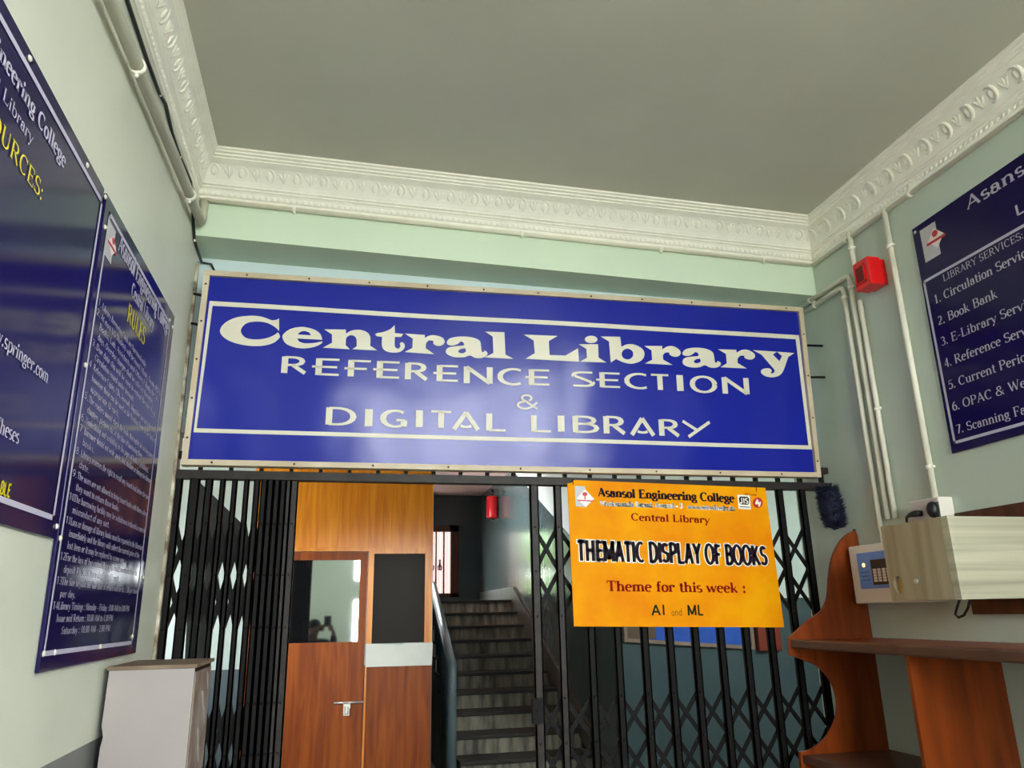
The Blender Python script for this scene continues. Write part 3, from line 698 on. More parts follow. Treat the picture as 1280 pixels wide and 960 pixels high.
for i in range(4):
    p, q = S[i], S[(i+1) % 4]; n_ = (q-p).normalized(); inn = Vector((0, -1, 0)).cross(n_)
    e0, e1 = p-n_*.004, q+n_*.004
    cen = (S[0]+S[1]+S[2]+S[3])/4
    if inn.dot(cen-p) < 0: inn = -inn
    b.hexa([e0-inn*.004+Vector((0, -.02, 0)), e1-inn*.004+Vector((0, -.02, 0)), e1+inn*fw+Vector((0, -.02, 0)), e0+inn*fw+Vector((0, -.02, 0))],
           [e0-inn*.004+Vector((0, .03, 0)), e1-inn*.004+Vector((0, .03, 0)), e1+inn*fw+Vector((0, .03, 0)), e0+inn*fw+Vector((0, .03, 0))])
fr = b.build('sign_frame', M_frame, sg)
b = MB()
for i, cnt in ((0, 9), (1, 4), (2, 11), (3, 5)):
    for k in range(cnt):
        p = S[i].lerp(S[(i+1) % 4], (k+.35)/cnt); cen = (S[0]+S[1]+S[2]+S[3])/4
        d_ = (cen-p); p = p+Vector((.008*(1 if d_.x > 0 else -1) if i in (1, 3) else 0, -.02, .008*(1 if d_.z > 0 else -1) if i in (0, 2) else 0))
        b = MB(); b.disc(p, (0, -1, 0), .005, .003, 8, .003); b.build('frame_screw', M_rust, fr)
b = MB()   # hooks that hold the frame to the wall on both sides
for px, py, x in ((252, 367, -.655), (249, 404, -.655), (1004, 430, XR), (1010, 470, XR)):
    p = onS(px, py); b = MB(); b.tube([(x, p.y+.02, p.z+.005), (p.x, p.y+.02, p.z)], .006, 6); b.build('fixing_hook', M_iron, sg)
# cream border line
b = MB()
BO = [(242.3, 541), (1014.5, 562), (997.8, 419.6), (262.2, 377)]; BI = [(246.2, 536), (1010, 557), (993.6, 424.6), (266, 383)]
for i in range(4):
    o0, o1, i0, i1 = BO[i], BO[(i+1) % 4], BI[i], BI[(i+1) % 4]; n_ = 24
    for k in range(n_):
        f0, f1 = k/n_, (k+1)/n_
        L = lambda p, q, f: (p[0]+(q[0]-p[0])*f, p[1]+(q[1]-p[1])*f)
        b.add([S3(*L(o0, o1, f0)), S3(*L(o0, o1, f1)), S3(*L(i0, i1, f1)), S3(*L(i0, i1, f0))], [(0, 1, 2, 3)])
b.build('border_line', M_cream, sg)
# wide slab title: outlines measured on the sign (origin, scale) then corner(1)/curve(0) points
def Z(ox, oy, s, pts): return [(ox+x/s, oy+y/s, c) for x, y, c in pts]
def ell(ox, oy, s, cx, cy, rx_, ry_, n=14): return [(ox+(cx+rx_*math.cos(2*PI*k/n))/s, oy+(cy+ry_*math.sin(2*PI*k/n))/s, 0) for k in range(n)]
a1, a2, a3, a4 = (260, 370, 6.737), (430, 380, 5.818), (640, 390, 6.737), (810, 400, 6.4)
TITLE = [
 [Z(*a1, [(600,195,1),(600,300,1),(560,264,0),(490,230,0),(400,222,0),(320,240,0),(278,298,0),(315,355,0),(400,372,0),(490,362,0),(555,337,0),(590,312,1),(606,340,0),(600,362,0),(550,402,0),(460,425,0),(350,425,0),(230,402,0),(140,357,0),(103,300,0),(140,237,0),(230,190,0),(350,173,0),(450,180,0),(540,212,1),(575,208,1)])],
 [Z(*a1, [(963,373,1),(945,325,0),(895,288,0),(800,266,0),(705,280,0),(645,318,0),(628,355,0),(660,408,0),(740,440,0),(820,446,0),(900,432,0),(955,405,0),(963,386,1),(930,394,0),(880,402,0),(810,403,0),(768,388,0),(753,363,1)]), Z(*a1, [(757,330,1),(775,310,0),(810,300,0),(850,312,0),(868,336,1)])],
 [[(405.2,412.3,1),(415,418.7,1),(415,429,1),(403.7,435.3,1),(437.4,437.1,1),(432,432,1),(432.5,424,1),(434,421.5,0),(438.5,419.5,0),(443.5,421,0),(445.8,425,1),(445.8,433.3,1),(440.3,437,1),(471.6,438.4,1),(462.7,432.4,1),(462.7,421.5,0),(458.5,415.5,0),(450,412.7,0),(440,413.5,0),(432.5,417.5,1),(432.3,412.5,1)]],
 [Z(*a2, [(368,155,1),(370,212,1),(432,218,1),(415,240,1),(370,240,1),(368,298,0),(378,320,0),(398,324,0),(410,308,0),(406,288,0),(420,278,0),(438,290,0),(440,318,0),(415,345,0),(370,355,0),(310,346,0),(277,312,0),(277,240,1),(240,236,1),(225,222,1),(245,212,0),(285,205,0),(335,185,0)])],
 [Z(*a2, [(442,215,1),(588,225,1),(588,248,1),(620,230,0),(665,228,0),(715,245,0),(732,275,0),(715,299,0),(680,305,0),(652,290,0),(650,270,1),(620,265,0),(598,285,0),(595,322,1),(658,366,1),(440,350,1),(497,320,1),(500,252,1)])],
 [Z(*a2, [(748,276,0),(775,248,0),(850,237,0),(930,244,0),(985,268,0),(996,310,0),(1000,343,0),(1012,352,0),(1022,338,1),(1042,355,0),(1036,377,0),(1000,394,0),(955,393,0),(915,376,0),(870,388,0),(800,386,0),(752,366,0),(740,342,0),(760,317,0),(815,307,0),(866,303,0),(872,288,0),(852,272,0),(828,290,0),(790,302,0),(757,296,0)]), Z(*a2, [(830,343,0),(850,328,0),(882,322,1),(888,345,1),(868,358,0),(842,356,0)])],
 [Z(*a2, [(1025,203,1),(1165,208,1),(1172,370,1),(1230,402,1),(1022,390,1),(1085,358,1),(1080,240,1)])],
 [Z(*a3, [(95,195,1),(380,208,1),(305,250,1),(312,368,1),(445,373,1),(550,312,1),(558,425,1),(108,398,1),(188,352,1),(178,245,1)])],
 [ell(*a3, 660, 238, 53, 31)],
 [Z(*a3, [(555,278,1),(718,278,1),(722,390,1),(790,432,1),(565,425,1),(625,392,1),(620,318,1)])],
 [Z(*a3, [(740,213,1),(905,215,1),(915,300,1),(960,279,0),(1020,279,0),(1088,312,0),(1110,360,0),(1085,412,0),(1010,440,0),(940,432,0),(870,402,1),(825,432,1),(810,255,1)]), ell(*a3, 966, 360, 49, 45)],
 [Z(*a4, [(-35,212,1),(108,212,1),(110,240,1),(150,216,0),(200,215,0),(246,243,0),(256,272,0),(238,293,0),(202,297,0),(170,282,0),(165,264,1),(135,265,0),(115,287,0),(118,322,1),(192,363,1),(-30,352,1),(28,322,1),(22,247,1)])],
 [Z(*a4, [(270,268,0),(300,237,0),(370,225,0),(450,232,0),(508,258,0),(524,300,0),(530,336,0),(542,345,0),(552,330,1),(577,347,0),(570,370,0),(535,385,0),(490,382,0),(450,365,0),(400,382,0),(330,380,0),(282,360,0),(272,332,0),(292,307,0),(345,296,0),(393,292,0),(398,274,0),(375,260,0),(350,278,0),(318,291,0),(282,286,0)]), Z(*a4, [(362,333,0),(382,317,0),(412,312,1),(418,335,1),(397,348,0),(372,347,0)])],
 [Z(*a4, [(555,238,1),(700,242,1),(703,265,1),(745,244,0),(790,243,0),(838,268,0),(850,295,0),(832,316,0),(800,320,0),(768,308,0),(765,290,1),(735,290,0),(712,312,0),(712,348,1),(785,391,1),(573,381,1),(625,350,1),(618,275,1)])],
 [Z(*a4, [(830,245,1),(1165,268,1),(1115,300,1),(1078,405,0),(1050,443,0),(1000,462,0),(940,455,0),(902,430,0),(900,405,0),(930,391,0),(968,392,0),(984,410,0),(976,426,0),(990,430,0),(1008,414,1),(1000,395,1),(900,280,1)]), Z(*a4, [(1024,258,1),(1065,292,1),(1045,335,1),(992,280,1)])],
]
b = MB()
for loops in TITLE:
    fill(b, [[S3(x, y, .004) for x, y in smooth_path(l)] for l in loops])
b.build('title_lettering', M_cream, sg)
SUB = [('R',352,384.4,446.4,467.2),('E',389.4,423.3,448.3,469.6),('F',430,462.7,450.1,471.1),('E',466,498.8,451.3,472.8),('R',506.5,536.2,453.6,474.5),('E',541.5,572.3,456.1,476.6),('N',580,615.1,458.2,479.3),('C',622,650.7,460.4,481.5),('E',656.4,686.3,462,481.9),
 ('S',715.7,740,465,483.9),('E',744.6,774.3,466,485),('C',780.3,807.7,466.7,486.5),('T',813.9,835.8,468.3,487.8),('I',845.9,854.2,469.2,489),('O',862.8,896.4,470.3,490.6),('N',903,936.3,471.9,492.5),('&',646,672.4,493.5,511.7),
 ('D',407.3,444.4,509.7,531.6),('I',455.6,465.2,511.7,533.3),('G',475.3,507.4,512.3,534.3),('I',519.4,528.1,513,534.3),('T',538.3,563.7,513.8,535.1),('A',564.3,600.2,515.4,537.1),('L',607.8,631.7,517,538.8),
 ('L',663.6,688.1,519.5,540.2),('I',696.5,705,520,540.2),('B',715.3,748,520.6,541.3),('R',753.9,783,521,542.7),('A',786,818.9,523.1,544.4),('R',823.5,850.9,524.8,545.3),('Y',851.4,890.6,526.3,546.3)]
b = MB()
for si_, (ch, xa, xb_, ya, yb2) in enumerate(SUB):
    if si_ in (9, 16, 17, 24): b.build('subtitle_lettering', M_cream, sg); b = MB()
    hpx = yb2-ya; lean = -.12*hpx*(1 if xa < 560 else .2)
    st = .36 if ch not in '&AY' else (.16 if ch == '&' else .3)
    # keep the stems inside the measured box
    wpx = xb_-xa
    if ch == 'I':
        p0 = S3(xa, yb2, .004); p1 = S3(xb_, yb2, .004); u0 = S3(xa-(xa-625)*-.0, ya, .004)
        b.add([p0, p1, S3(xb_+(620-xb_)*.006, ya+.3, .004), S3(xa+(620-xa)*.006, ya, .004)], [(0, 1, 2, 3)]); continue
    w_, ops = _parse(GS, ch)
    xs_ = []
    mrg = st*hpx/2*(.85 if ch not in 'SCOG&' else .75)
    ext = {'E': (.02, .58), 'F': (.02, .58), 'R': (.16, .62), 'N': (.14, .6), 'C': (.1, .56), 'S': (.06, .52), 'T': (.05, .61), 'O': (.08, .68), 'D': (.16, .64), 'G': (.09, .58), 'A': (.06, .68), 'L': (.16, .56), 'B': (.16, .58), 'Y': (.04, .7), '&': (.08, .7)}[ch]
    ml = mrg if ch not in 'EFTS' else 0; mr_ = mrg if ch in 'ROND&AYGB' and ch not in '' else 0
    pxk = (wpx-ml-mr_)/(ext[1]-ext[0]); x_left = xa+ml-(ext[0]-.05)*pxk; x_right = x_left+(w_-.1)*pxk
    slope = (yb2-yb2)
    dY = .03
    y0_ = yb2+(x_left-xa)*dY; y1_ = yb2+(x_right-xa)*dY
    p0 = S3(x_left, y0_-.3, .004); p1 = S3(x_right, y1_-.3, .004); upv = S3(x_left+(620-x_left)*.006, y0_-hpx, .004)-p0
    p1.z = p0.z+(p1.z-p0.z)
    text(b, ch, p0, p1, upv, st, .13, 0, GS, seg=10)
b.build('subtitle_lettering', M_cream, sg)

# ------------------------------------------------------------------ orange notice tied to the gate
YO = 3.402
po = thing('display_notice', 'orange notice board hung on the gate announcing the display of books', 'notice', tuple(onY(845, 783, YO)))
def O3(px, py, off=.0): p = onY(px, py, YO); return Vector((p.x, YO-off, p.z))
out = [(709.4,604.2),(715,603.5),(718,600),(956.6,609.8),(980.3,784.2),(717.6,783)]
b = MB(); b.prism([O3(*p) for p in out], (0, .006, 0)); b.build('notice_panel', M_orange, po)
def otext(mb, s, a, c, cap, th, tn, se, tbl=None, off=.001, **k):
    p0, p1 = O3(*a, off), O3(*c, off); mid = ((a[0]+c[0])/2, (a[1]+c[1])/2)
    upv = O3(a[0]+(a[0]-845)*-.0+ .035*cap*(a[0]-622)/220*-1*0, a[1]-cap, off)-p0
    upv.x = 0
    text(mb, s, p0, p1, upv, th, tn, se, tbl, **k)
b = MB(); otext(b, 'Asansol Engineering College', (747.6,620.5), (917.5,628), 11, .3, .12, .05); b.build('heading_lettering', M_ink, po)
b = MB(); otext(b, 'Vivekananda Sarani, Asansol - 5', (750.4,631.9), (852.8,635.2), 5.6, .2, .12, .06, grow=.1, off=.0008); b.build('address_lettering', M_white, po); b = MB(); otext(b, 'www.aecwb.edu.in', (860,635.9), (918,638.2), 5.6, .2, .12, .06, grow=.1, off=.0008); b.build('address_lettering', M_white, po); b = MB()
otext(b, 'THEMATIC DISPLAY OF BOOKS', (722.7,700.8), (959,707), 26, .17, .14, 0, GH, off=.0008, grow=.05); b.build('outline_lettering', M_white, po)
b = MB(); otext(b, 'Vivekananda Sarani, Asansol - 5', (750.4,631.9), (852.8,635.2), 5.6, .1, .05, .02, off=.0016); b.build('address_lettering', M_ink, po); b = MB(); otext(b, 'www.aecwb.edu.in', (860,635.9), (918,638.2), 5.6, .1, .05, .02, off=.0016); b.build('address_lettering', M_ink, po); b = MB()
random.seed(3)
otext(b, 'THEMATIC DISPLAY OF BOOKS', (722.7,700.8), (959,707), 26, .17, .14, 0, GH, off=.0016); b.build('display_lettering', M_ink, po)
b = MB(); otext(b, 'Central Library', (789.5,650.5), (886.8,654), 9, .27, .11, .07); b.build('library_lettering', M_brownred, po); b = MB(); otext(b, 'Theme for this week :', (759.3,738.8), (932,741), 13, .26, .1, .07); b.build('theme_lettering', M_brownred, po); b = MB(); otext(b, 'JIS Group', (931,619), (945.5,619.6), 2.6, .2, .15, 0); b.build('emblem_caption', M_brownred, po)
b = MB(); otext(b, 'AI', (814.8,769.3), (831.7,768.8), 13, .2, .17, 0, GH); b.build('handwritten_lettering', M_green, po); b = MB(); otext(b, 'ML', (860,769.3), (879.3,768.8), 13, .2, .17, 0, GH); b.build('handwritten_lettering', M_green, po); b = MB(); otext(b, 'and', (839.9,769.5), (852.8,769.5), 9, .07, .07, 0, GS); b.build('handwritten_lettering', M_green, po)
lg = MB(); lg.add([O3(718.3,607.4,.0008), O3(731,608,.0008), O3(733,618,.0008), O3(733,634,.0008), O3(719.8,633,.0008)], [(0, 1, 2, 3, 4)]); e1 = lg.build('college_emblem', M_grey, po)
lg = MB(); lg.add([O3(721,623,.0012), O3(731,611.5,.0012), O3(742.5,623.5,.0012), O3(732,634,.0012)], [(0, 1, 2, 3)]); lg.build('emblem_diamond', M_pink, e1)
lg = MB(); lg.add([O3(731+3.2*math.cos(k*PI/6), 617.6+2.6*math.sin(k*PI/6), .0016) for k in range(12)], [tuple(range(12))]); lg.add([O3(722,624.6,.0016), O3(742,625.6,.0016), O3(742,627,.0016), O3(722,626,.0016)], [(0, 1, 2, 3)]); lg.add([O3(730.3,620,.0016), O3(731.7,620,.0016), O3(731.7,624.5,.0016), O3(730.3,624.5,.0016)], [(0, 1, 2, 3)]); lg.build('emblem_mark', M_red, e1)
lg = MB(); lg.add([O3(921.6,618.4,.0008), O3(937,619.2,.0008), O3(938.6,637,.0008), O3(923,636,.0008)], [(0, 1, 2, 3)]); e2 = lg.build('group_emblem', M_white, po)
lg = MB(); lg.add([O3(x, y, .0012) for x, y in ((925,620.6),(934,621),(936,623),(936.3,629),(934.5,631),(926,630.6),(924,628.6),(923.6,622.4))], [tuple(range(8))]); lg.add([O3(924.5,633,.0012), O3(937,633.7,.0012), O3(937,634.6,.0012), O3(924.5,633.9,.0012)], [(0, 1, 2, 3)]); lg.build('emblem_block', M_ink, e2)
lg = MB(); otext(lg, 'JIS', (925.3,629.3), (935.2,629.7), 7, .2, .16, 0, GH, off=.0016); lg.build('emblem_letters', M_white, e2)
lg = MB(); lg.add([O3(947.2+6.3*math.cos(k*PI/9), 628.4+6.6*math.sin(k*PI/9), .0008) for k in range(18)], [tuple(range(18))]); e3 = lg.build('round_emblem', M_red, po)
lg = MB(); lg.add([O3(x, y, .0012) for x, y in ((946,623.5),(948.2,626),(947.8,628),(951,627),(951,629),(949.5,633.5),(947.5,633),(948,630.5),(944.2,630.5),(943.8,628.6))], [tuple(range(10))]); lg.build('emblem_flame', M_white, e3)
b = MB()
for px, py in ((716,606),(945,614)): p = O3(px, py); b.tube([p+Vector((0, -.004, 0)), p+Vector((.003, .0, .03)), (p.x+.004, YG-.027, zt)], .0018, 5)
b.build('tie_wire', M_iron, po)

# ------------------------------------------------------------------ navy boards
def emblem(parent, P, x_, y_, w_, h_, off):
    """grey plate with white diamond, red flower and red bar; P maps board coordinates (u right, v up) to 3D"""
    b = MB(); b.add([P(x_, y_, off), P(x_+w_*.7, y_-h_*.0, off), P(x_+w_*.72, y_+h_, off), P(x_, y_+h_, off)], [(0, 1, 2, 3)]); e = b.build('college_emblem', M_grey, parent)
    b = MB(); c = (x_+w_*.62, y_+h_*.52); b.add([P(c[0]-w_*.36, c[1], off*1.4), P(c[0], c[1]-h_*.3, off*1.4), P(c[0]+w_*.36, c[1], off*1.4), P(c[0], c[1]+h_*.3, off*1.4)], [(0, 1, 2, 3)]); b.build('emblem_diamond', M_pink, e)
    b = MB(); b.add([P(c[0]+w_*.13*math.cos(k*PI/6), c[1]+h_*.14+h_*.1*math.sin(k*PI/6), off*1.8) for k in range(12)], [tuple(range(12))])
    b.add([P(c[0]-w_*.42, c[1]-h_*.1, off*1.8), P(c[0]+w_*.42, c[1]-h_*.1, off*1.8), P(c[0]+w_*.42, c[1]-h_*.02, off*1.8), P(c[0]-w_*.42, c[1]-h_*.02, off*1.8)], [(0, 1, 2, 3)]); b.build('emblem_mark', M_red, e)
def border(b, P, u0, v0, u1, v1, w_, off):
    for (a0, c0, a1_, c1) in ((u0, v0, u1, v0+w_), (u0, v1-w_, u1, v1), (u0, v0, u0+w_, v1), (u1-w_, v0, u1, v1)):
        b.add([P(a0, c0, off), P(a1_, c0, off), P(a1_, c1, off), P(a0, c1, off)], [(0, 1, 2, 3)])
XB = XL+.013
# ---- rules board (left wall, nearer the gate); u = along Y
rb = thing('rules_board', 'tall navy board of library rules on the left wall', 'sign board', (XL, 2.58, 1.44))
b = MB(); b.prism([(XL+.002, 2.108, 1.437), (XL+.002, 3.062, 1.443), (XL+.002, 3.056, 2.712), (XL+.002, 2.078, 2.694)], (.009, 0, 0)); b.build('board_panel', M_navy, rb, bevel=.002)
PB = lambda u, v, off: Vector((XL+.011+off, u, v))
def btext(mb, s, u0, u1, v, cap, th=.17, tn=.05, se=.06, **k):
    text(mb, s, PB(u0, v, .0012), PB(u1, v, .0012), Vector((0, 0, cap)), th, tn, se, **k)
b = MB(); border(b, PB, 2.116, 1.474, 2.99, 2.66, .012, .001); b.build('border_line', M_text, rb)
b = MB(); btext(b, 'Asansol Engineering College', 2.24, 2.965, 2.60, .062, .2, .07); b.build('heading_lettering', M_text, rb); b = MB(); btext(b, 'Central Library', 2.43, 2.745, 2.535, .048, .17, .06); b.build('heading_lettering', M_text, rb)
b = MB(); btext(b, 'RULES', 2.42, 2.65, 2.445, .062, .18, .06); b.build('title_lettering', M_yel, rb)
emblem(rb, PB, 2.115, 2.53, .11, .105, .0012)
RULES = [('1.', 'Library Borrowing Cards are Non transferable.', .62), ('2.', 'At most UG Students will be issued 3 Books, Faculty (PG) 5', .9), ('', 'Books, Lab. Assistants and Others 2 Books for 14', .86), ('', 'days. Overdue charges shall be collected thereafter.', .8),
 ('3.', 'Due date slip will be used to extend the date if not', .86), ('', 'Circulation issued under demand.', .5), ('4.', 'Reference Copies, CDs, Journals, Magazines are not to be issued,', .92), ('', 'however these can be used in the Reading Room on the basis of', .92), ('', 'appropriate ID cards.', .34),
 ('5.', 'The readers should check the books thoroughly for missing pages,', .92), ('', 'chapters, pictures etc. at the time of borrowing them.', .74), ('6.', 'Underlining and scribbling on the pages of books is prohibited.', .86), ('7.', 'Borrower should not write, paste, fold, mutilate or damage the library', .92), ('', 'books.', .12),
 ('8.', 'Library reserves the right to recall any issued book before the due', .92), ('', 'date.', .1), ('9.', 'The users are not allowed to bring issued books with them unless', .92), ('', 'they want to return those books.', .5), ('10.', 'The borrowing facility may be withdrawn/reduced in case of', .92), ('', 'misconduct of any sort.', .4),
 ('11.', 'Loss or damage of library books must be reported to the librarian', .92), ('', 'immediately and the library will collect the current price of the', .88), ('', 'lost item or it may be replaced by a new one.', .66), ('12.', 'For the loss of bar coded library ID card, members have to', .88), ('', 'deposit Rs. 50/00 for a duplicate ID card.', .62),
 ('13.', 'The fine beyond the due date of return will be Rs. 1.00 per book', .92), ('', 'per day.', .14), ('14.', 'Library Timings : Monday - Friday : 8.00 AM to 8.00 PM', .82), ('', 'Issue and Return : 10.00 AM to 4.30 PM', .6), ('', '     Saturday : 10.00 AM - 2.00 PM', .58)]
z = 2.385; dz_ = (2.385-1.522)/(len(RULES)-1)
for num, s_, f_ in RULES:
    b = MB()
    if num: btext(b, num, 2.135, 2.135+.016*len(num), z, .019, .18, .07, .03, seg=3)
    btext(b, s_, 2.175, 2.175+.8*f_/.92, z, .019, .18, .07, .03, seg=3); z -= dz_
    b.build('rule_lettering', M_text, rb)
b = MB()
for u, v in ((2.1, 2.60), (2.975, 2.665), (2.11, 2.2), (2.116, 1.75), (3.035, 1.7), (2.98, 1.5), (2.6, 1.48), (2.12, 1.48), (3.04, 2.66), (2.2, 1.48)): b = MB(); b.disc(PB(u, v, 0), (1, 0, 0), .008, .004, 10, .005); b.build('fixing_screw', M_pvc, rb)
# ---- resources board (left wall, nearest)
eb = thing('resources_board', 'navy board listing electronic resources at the left edge of the picture', 'sign board', (XL, 1.4, 1.745))
b = MB(); b.prism([(XL+.002, .72, 1.742), (XL+.002, 2.086, 1.746), (XL+.002, 2.056, 2.694), (XL+.002, .72, 2.686)], (.008, 0, 0)); b.build('board_panel', M_navy, eb, bevel=.002)
b = MB(); border(b, PB, .76, 1.785, 2.052, 2.655, .013, .001); b.build('border_line', M_text, eb)
def pz(px, py): p = onX(px, py, XB); return p.y, p.z
def etext(mb, s, a, c, cappx, fit, th=.17, tn=.055, se=.06):
    (u0, v0), (u1, v1) = pz(*a), pz(*c); v = (v0+v1)/2; (ut, vt) = pz(c[0], c[1]-cappx)
    text(mb, s, PB(u0, v, .0012), PB(u1, v, .0012), Vector((0, 0, vt-v1)), th, tn, se, fit=fit)
b = MB(); etext(b, 'Asansol Engineering College', (47, 157), (81, 209), 23, 'College', .24, .08); b.build('lettering', M_text, eb); b = MB(); etext(b, 'Central Library', (3, 128), (41, 178), 19, 'Library'); b.build('lettering', M_text, eb); b = MB(); etext(b, 'www.springer.com', (2, 436), (60, 476), 19, '.springer.com', .19); b.build('lettering', M_text, eb); b = MB(); etext(b, 'Online Journals and Theses', (0, 542), (23, 555), 20, 'heses', .19); b.build('lettering', M_text, eb)
b = MB(); etext(b, 'E-RESOURCES:', (0, 182), (53, 247), 26, 'URCES:'); b.build('yellow_lettering', M_yel, eb); b = MB(); etext(b, 'AVAILABLE', (0, 617), (12.5, 622), 17, 'BLE', .22, .18, 0); b.build('yellow_lettering', M_yel, eb)
b = MB()
for u, v in ((1.9, 2.67), (2.066, 2.675), (2.078, 1.775), (1.5, 2.67)): b = MB(); b.disc(PB(u, v, 0), (1, 0, 0), .008, .004, 10, .005); b.build('fixing_screw', M_pvc, eb)
# ---- services board (right wall)
XV = XR-.011
sb = thing('services_board', 'navy board of numbered library services on the right wall', 'sign board', (XR, 1.95, 2.14))
PR = lambda u, v, off: Vector((XV-off, u, v))
def pr(px, py): p = onX(px, py, XV); return p.y, p.z
cs = [pr(1139.5, 287), pr(1189.5, 567)]
b = MB(); yL = (cs[0][0]+cs[1][0])/2; zT, zB = cs[0][1]+.0, cs[1][1]
b.prism([(XR-.002, 1.2, zB+.01), (XR-.002, cs[1][0], zB), (XR-.002, cs[0][0], zT), (XR-.002, 1.2, zT+.02)], (-.008, 0, 0)); b.build('board_panel', M_navy, sb, bevel=.002)
def rtext(mb, s, a, c, cappx, fit=None, th=.17, tn=.055, se=.06):
    (u0, v0), (u1, v1) = pr(*a), pr(*c); v = (v0+v1)/2; (ut, vt) = pr(a[0], a[1]-cappx)
    text(mb, s, PR(u0, v, .0012), PR(u1, v, .0012), Vector((0, 0, vt-v0)), th, tn, se, fit=fit)
b = MB()
u_, vt_ = pr(1154.6, 351); ub_, vb_ = pr(1191.4, 555.8)
border(b, PR, 1.24, vb_, (u_+ub_)/2, vt_, .012, .001); b.build('border_line', M_text, sb)
b = MB(); rtext(b, 'Asansol Engineering College', (1209.2, 261), (1269, 226.5), 17, 'Asan', .24, .1); b.build('heading_lettering', M_text, sb); b = MB(); rtext(b, 'Library', (1271, 270), (1281, 264.5), 14, 'L', .24, .16, 0); b.build('heading_lettering', M_text, sb)
b = MB()
rtext(b, 'LIBRARY SERVICES:', (1180, 352), (1221.5, 329.5), 9, 'LIBRARY', .14, .06); b.build('heading_lettering', M_text, sb)
for s_, a, c, f_ in (('1. Circulation Services', (1169.5,381), (1241,342), '1. Circulation'), ('2. Book Bank', (1174,407), (1247,371.5), None), ('3. E-Library Services', (1178,434), (1246,400.5), '3. E-Library'), ('4. Reference Services', (1182,459), (1251.6,432), '4. Reference'),
                     ('5. Current Periodicals', (1187,487), (1245,465), '5. Current'), ('6. OPAC & Web OPAC', (1192,514), (1240.6,497), '6. OPAC'), ('7. Scanning Facility', (1197,542), (1262.8,523), '7. Scanning')):
    b = MB(); rtext(b, s_, a, c, 11.5, f_, .17, .06); b.build('service_lettering', M_text, sb)
e0 = pr(1149.7, 289); e1_ = pr(1156.3, 329.2); e2_ = pr(1181.7, 296)
emblem(sb, lambda u, v, off: PR(e0[0]-u, v, off), 0, e1_[1], e0[0]-e2_[0], e0[1]-e1_[1], .0012)
b = MB(); u, v = pr(1143.5, 288.5); b.disc(PR(u, v-.008, 0), (-1, 0, 0), .008, .004, 10, .005); b.build('fixing_screw', M_zinc, sb)

# ------------------------------------------------------------------ white cabinet by the gate
cb = thing('narrow_cabinet', 'narrow off-white laminate cabinet with peeling side, beside the folded gate', 'cabinet', (-.53, 2.88, 0))
x0, x1, y0, y1, zt_ = -.655, -.403, 2.7, 3.08, 1.418
b = MB(); b.box((x0+.004, y0+.014, .02), (x1-.008, y1, zt_-.014)); b.build('carcass', M_edge, cb)
b = MB(); b.prism([(x0, y0, .05), (x1-.004, y0, .05), (x1-.004, y0, zt_-.012), (x0+.002, y0, zt_-.012), (x0, y0, 1.25), (x0+.008, y0, 1.22), (x0+.003, y0, 1.19)], (0, .014, 0)); b.build('front_panel', M_lamw, cb)
b = MB(); b.box((x1-.008, y0+.028, .05), (x1-.003, y1-.02, zt_-.026)); b.build('side_panel', M_peel, cb)
b = MB()
for i in range(7):
    yy_ = y0+.06+random.random()*.24; zz = 1.38-i*.055; b.prism([(x1-.002, yy_, zz), (x1-.002, yy_+.04, zz-.015), (x1-.002, yy_+.05, zz-.06), (x1-.002, yy_+.015, zz-.03)], (.003, .004, 0))
b.build('peeled_flakes', M_lamw, cb)
b = MB(); b.box((x0-.004, y0-.004, zt_-.012), (x1+.003, y1+.004, zt_)); b.build('top_board', mat('dusty brown top', srgb(140, 120, 100), .6, .3, var=.3, vscale=9), cb, bevel=.002)
b = MB()
for sx in (x0+.03, x1-.03):
    for sy in (y0+.03, y1-.03): b.box((sx-.015, sy-.015, 0), (sx+.015, sy+.015, .05))
b.build('feet', M_black, cb)

# ------------------------------------------------------------------ brown shelf unit on the right
YE = 3.27
E3 = lambda px, py: onY(px, py, YE)
su = thing('shelf_unit', 'orange brown shelf unit with curved end panel on the right wall', 'shelf', (2.25, 2.1, 0))
zc_ = E3(988, 800).z
XFc = E3(988, 800).x
prof = [(1073.3,662),(1074.6,672.5),(1090,797.5)]
curve_up = [(1073.3,662,1),(1060,667.5,0),(1049.6,678.8,0),(1041,697.5,0),(1037,722.5,0),(1035,747.5,0),(1026.7,764,0),(1012,774.6,0),(987,797.5,1),(988,819,1),(1003.8,824.6,0),(1022.5,833,0),(1037,847.5,0),(1045.4,866,0),(1047.5,889,0),(1041,910,0),(1028.8,926.7,0),(1014,937,0),(1000.8,940,1),(1001.7,953.8,1)]
P_ = smooth_path([(x, y, c) for x, y, c in curve_up]+[(1200, 953, 1), (1085, 700, 1)], 5)
pts3 = []
for x, y in P_:
    p = E3(x, y); p.x = min(p.x, XR-.004); pts3.append(p)
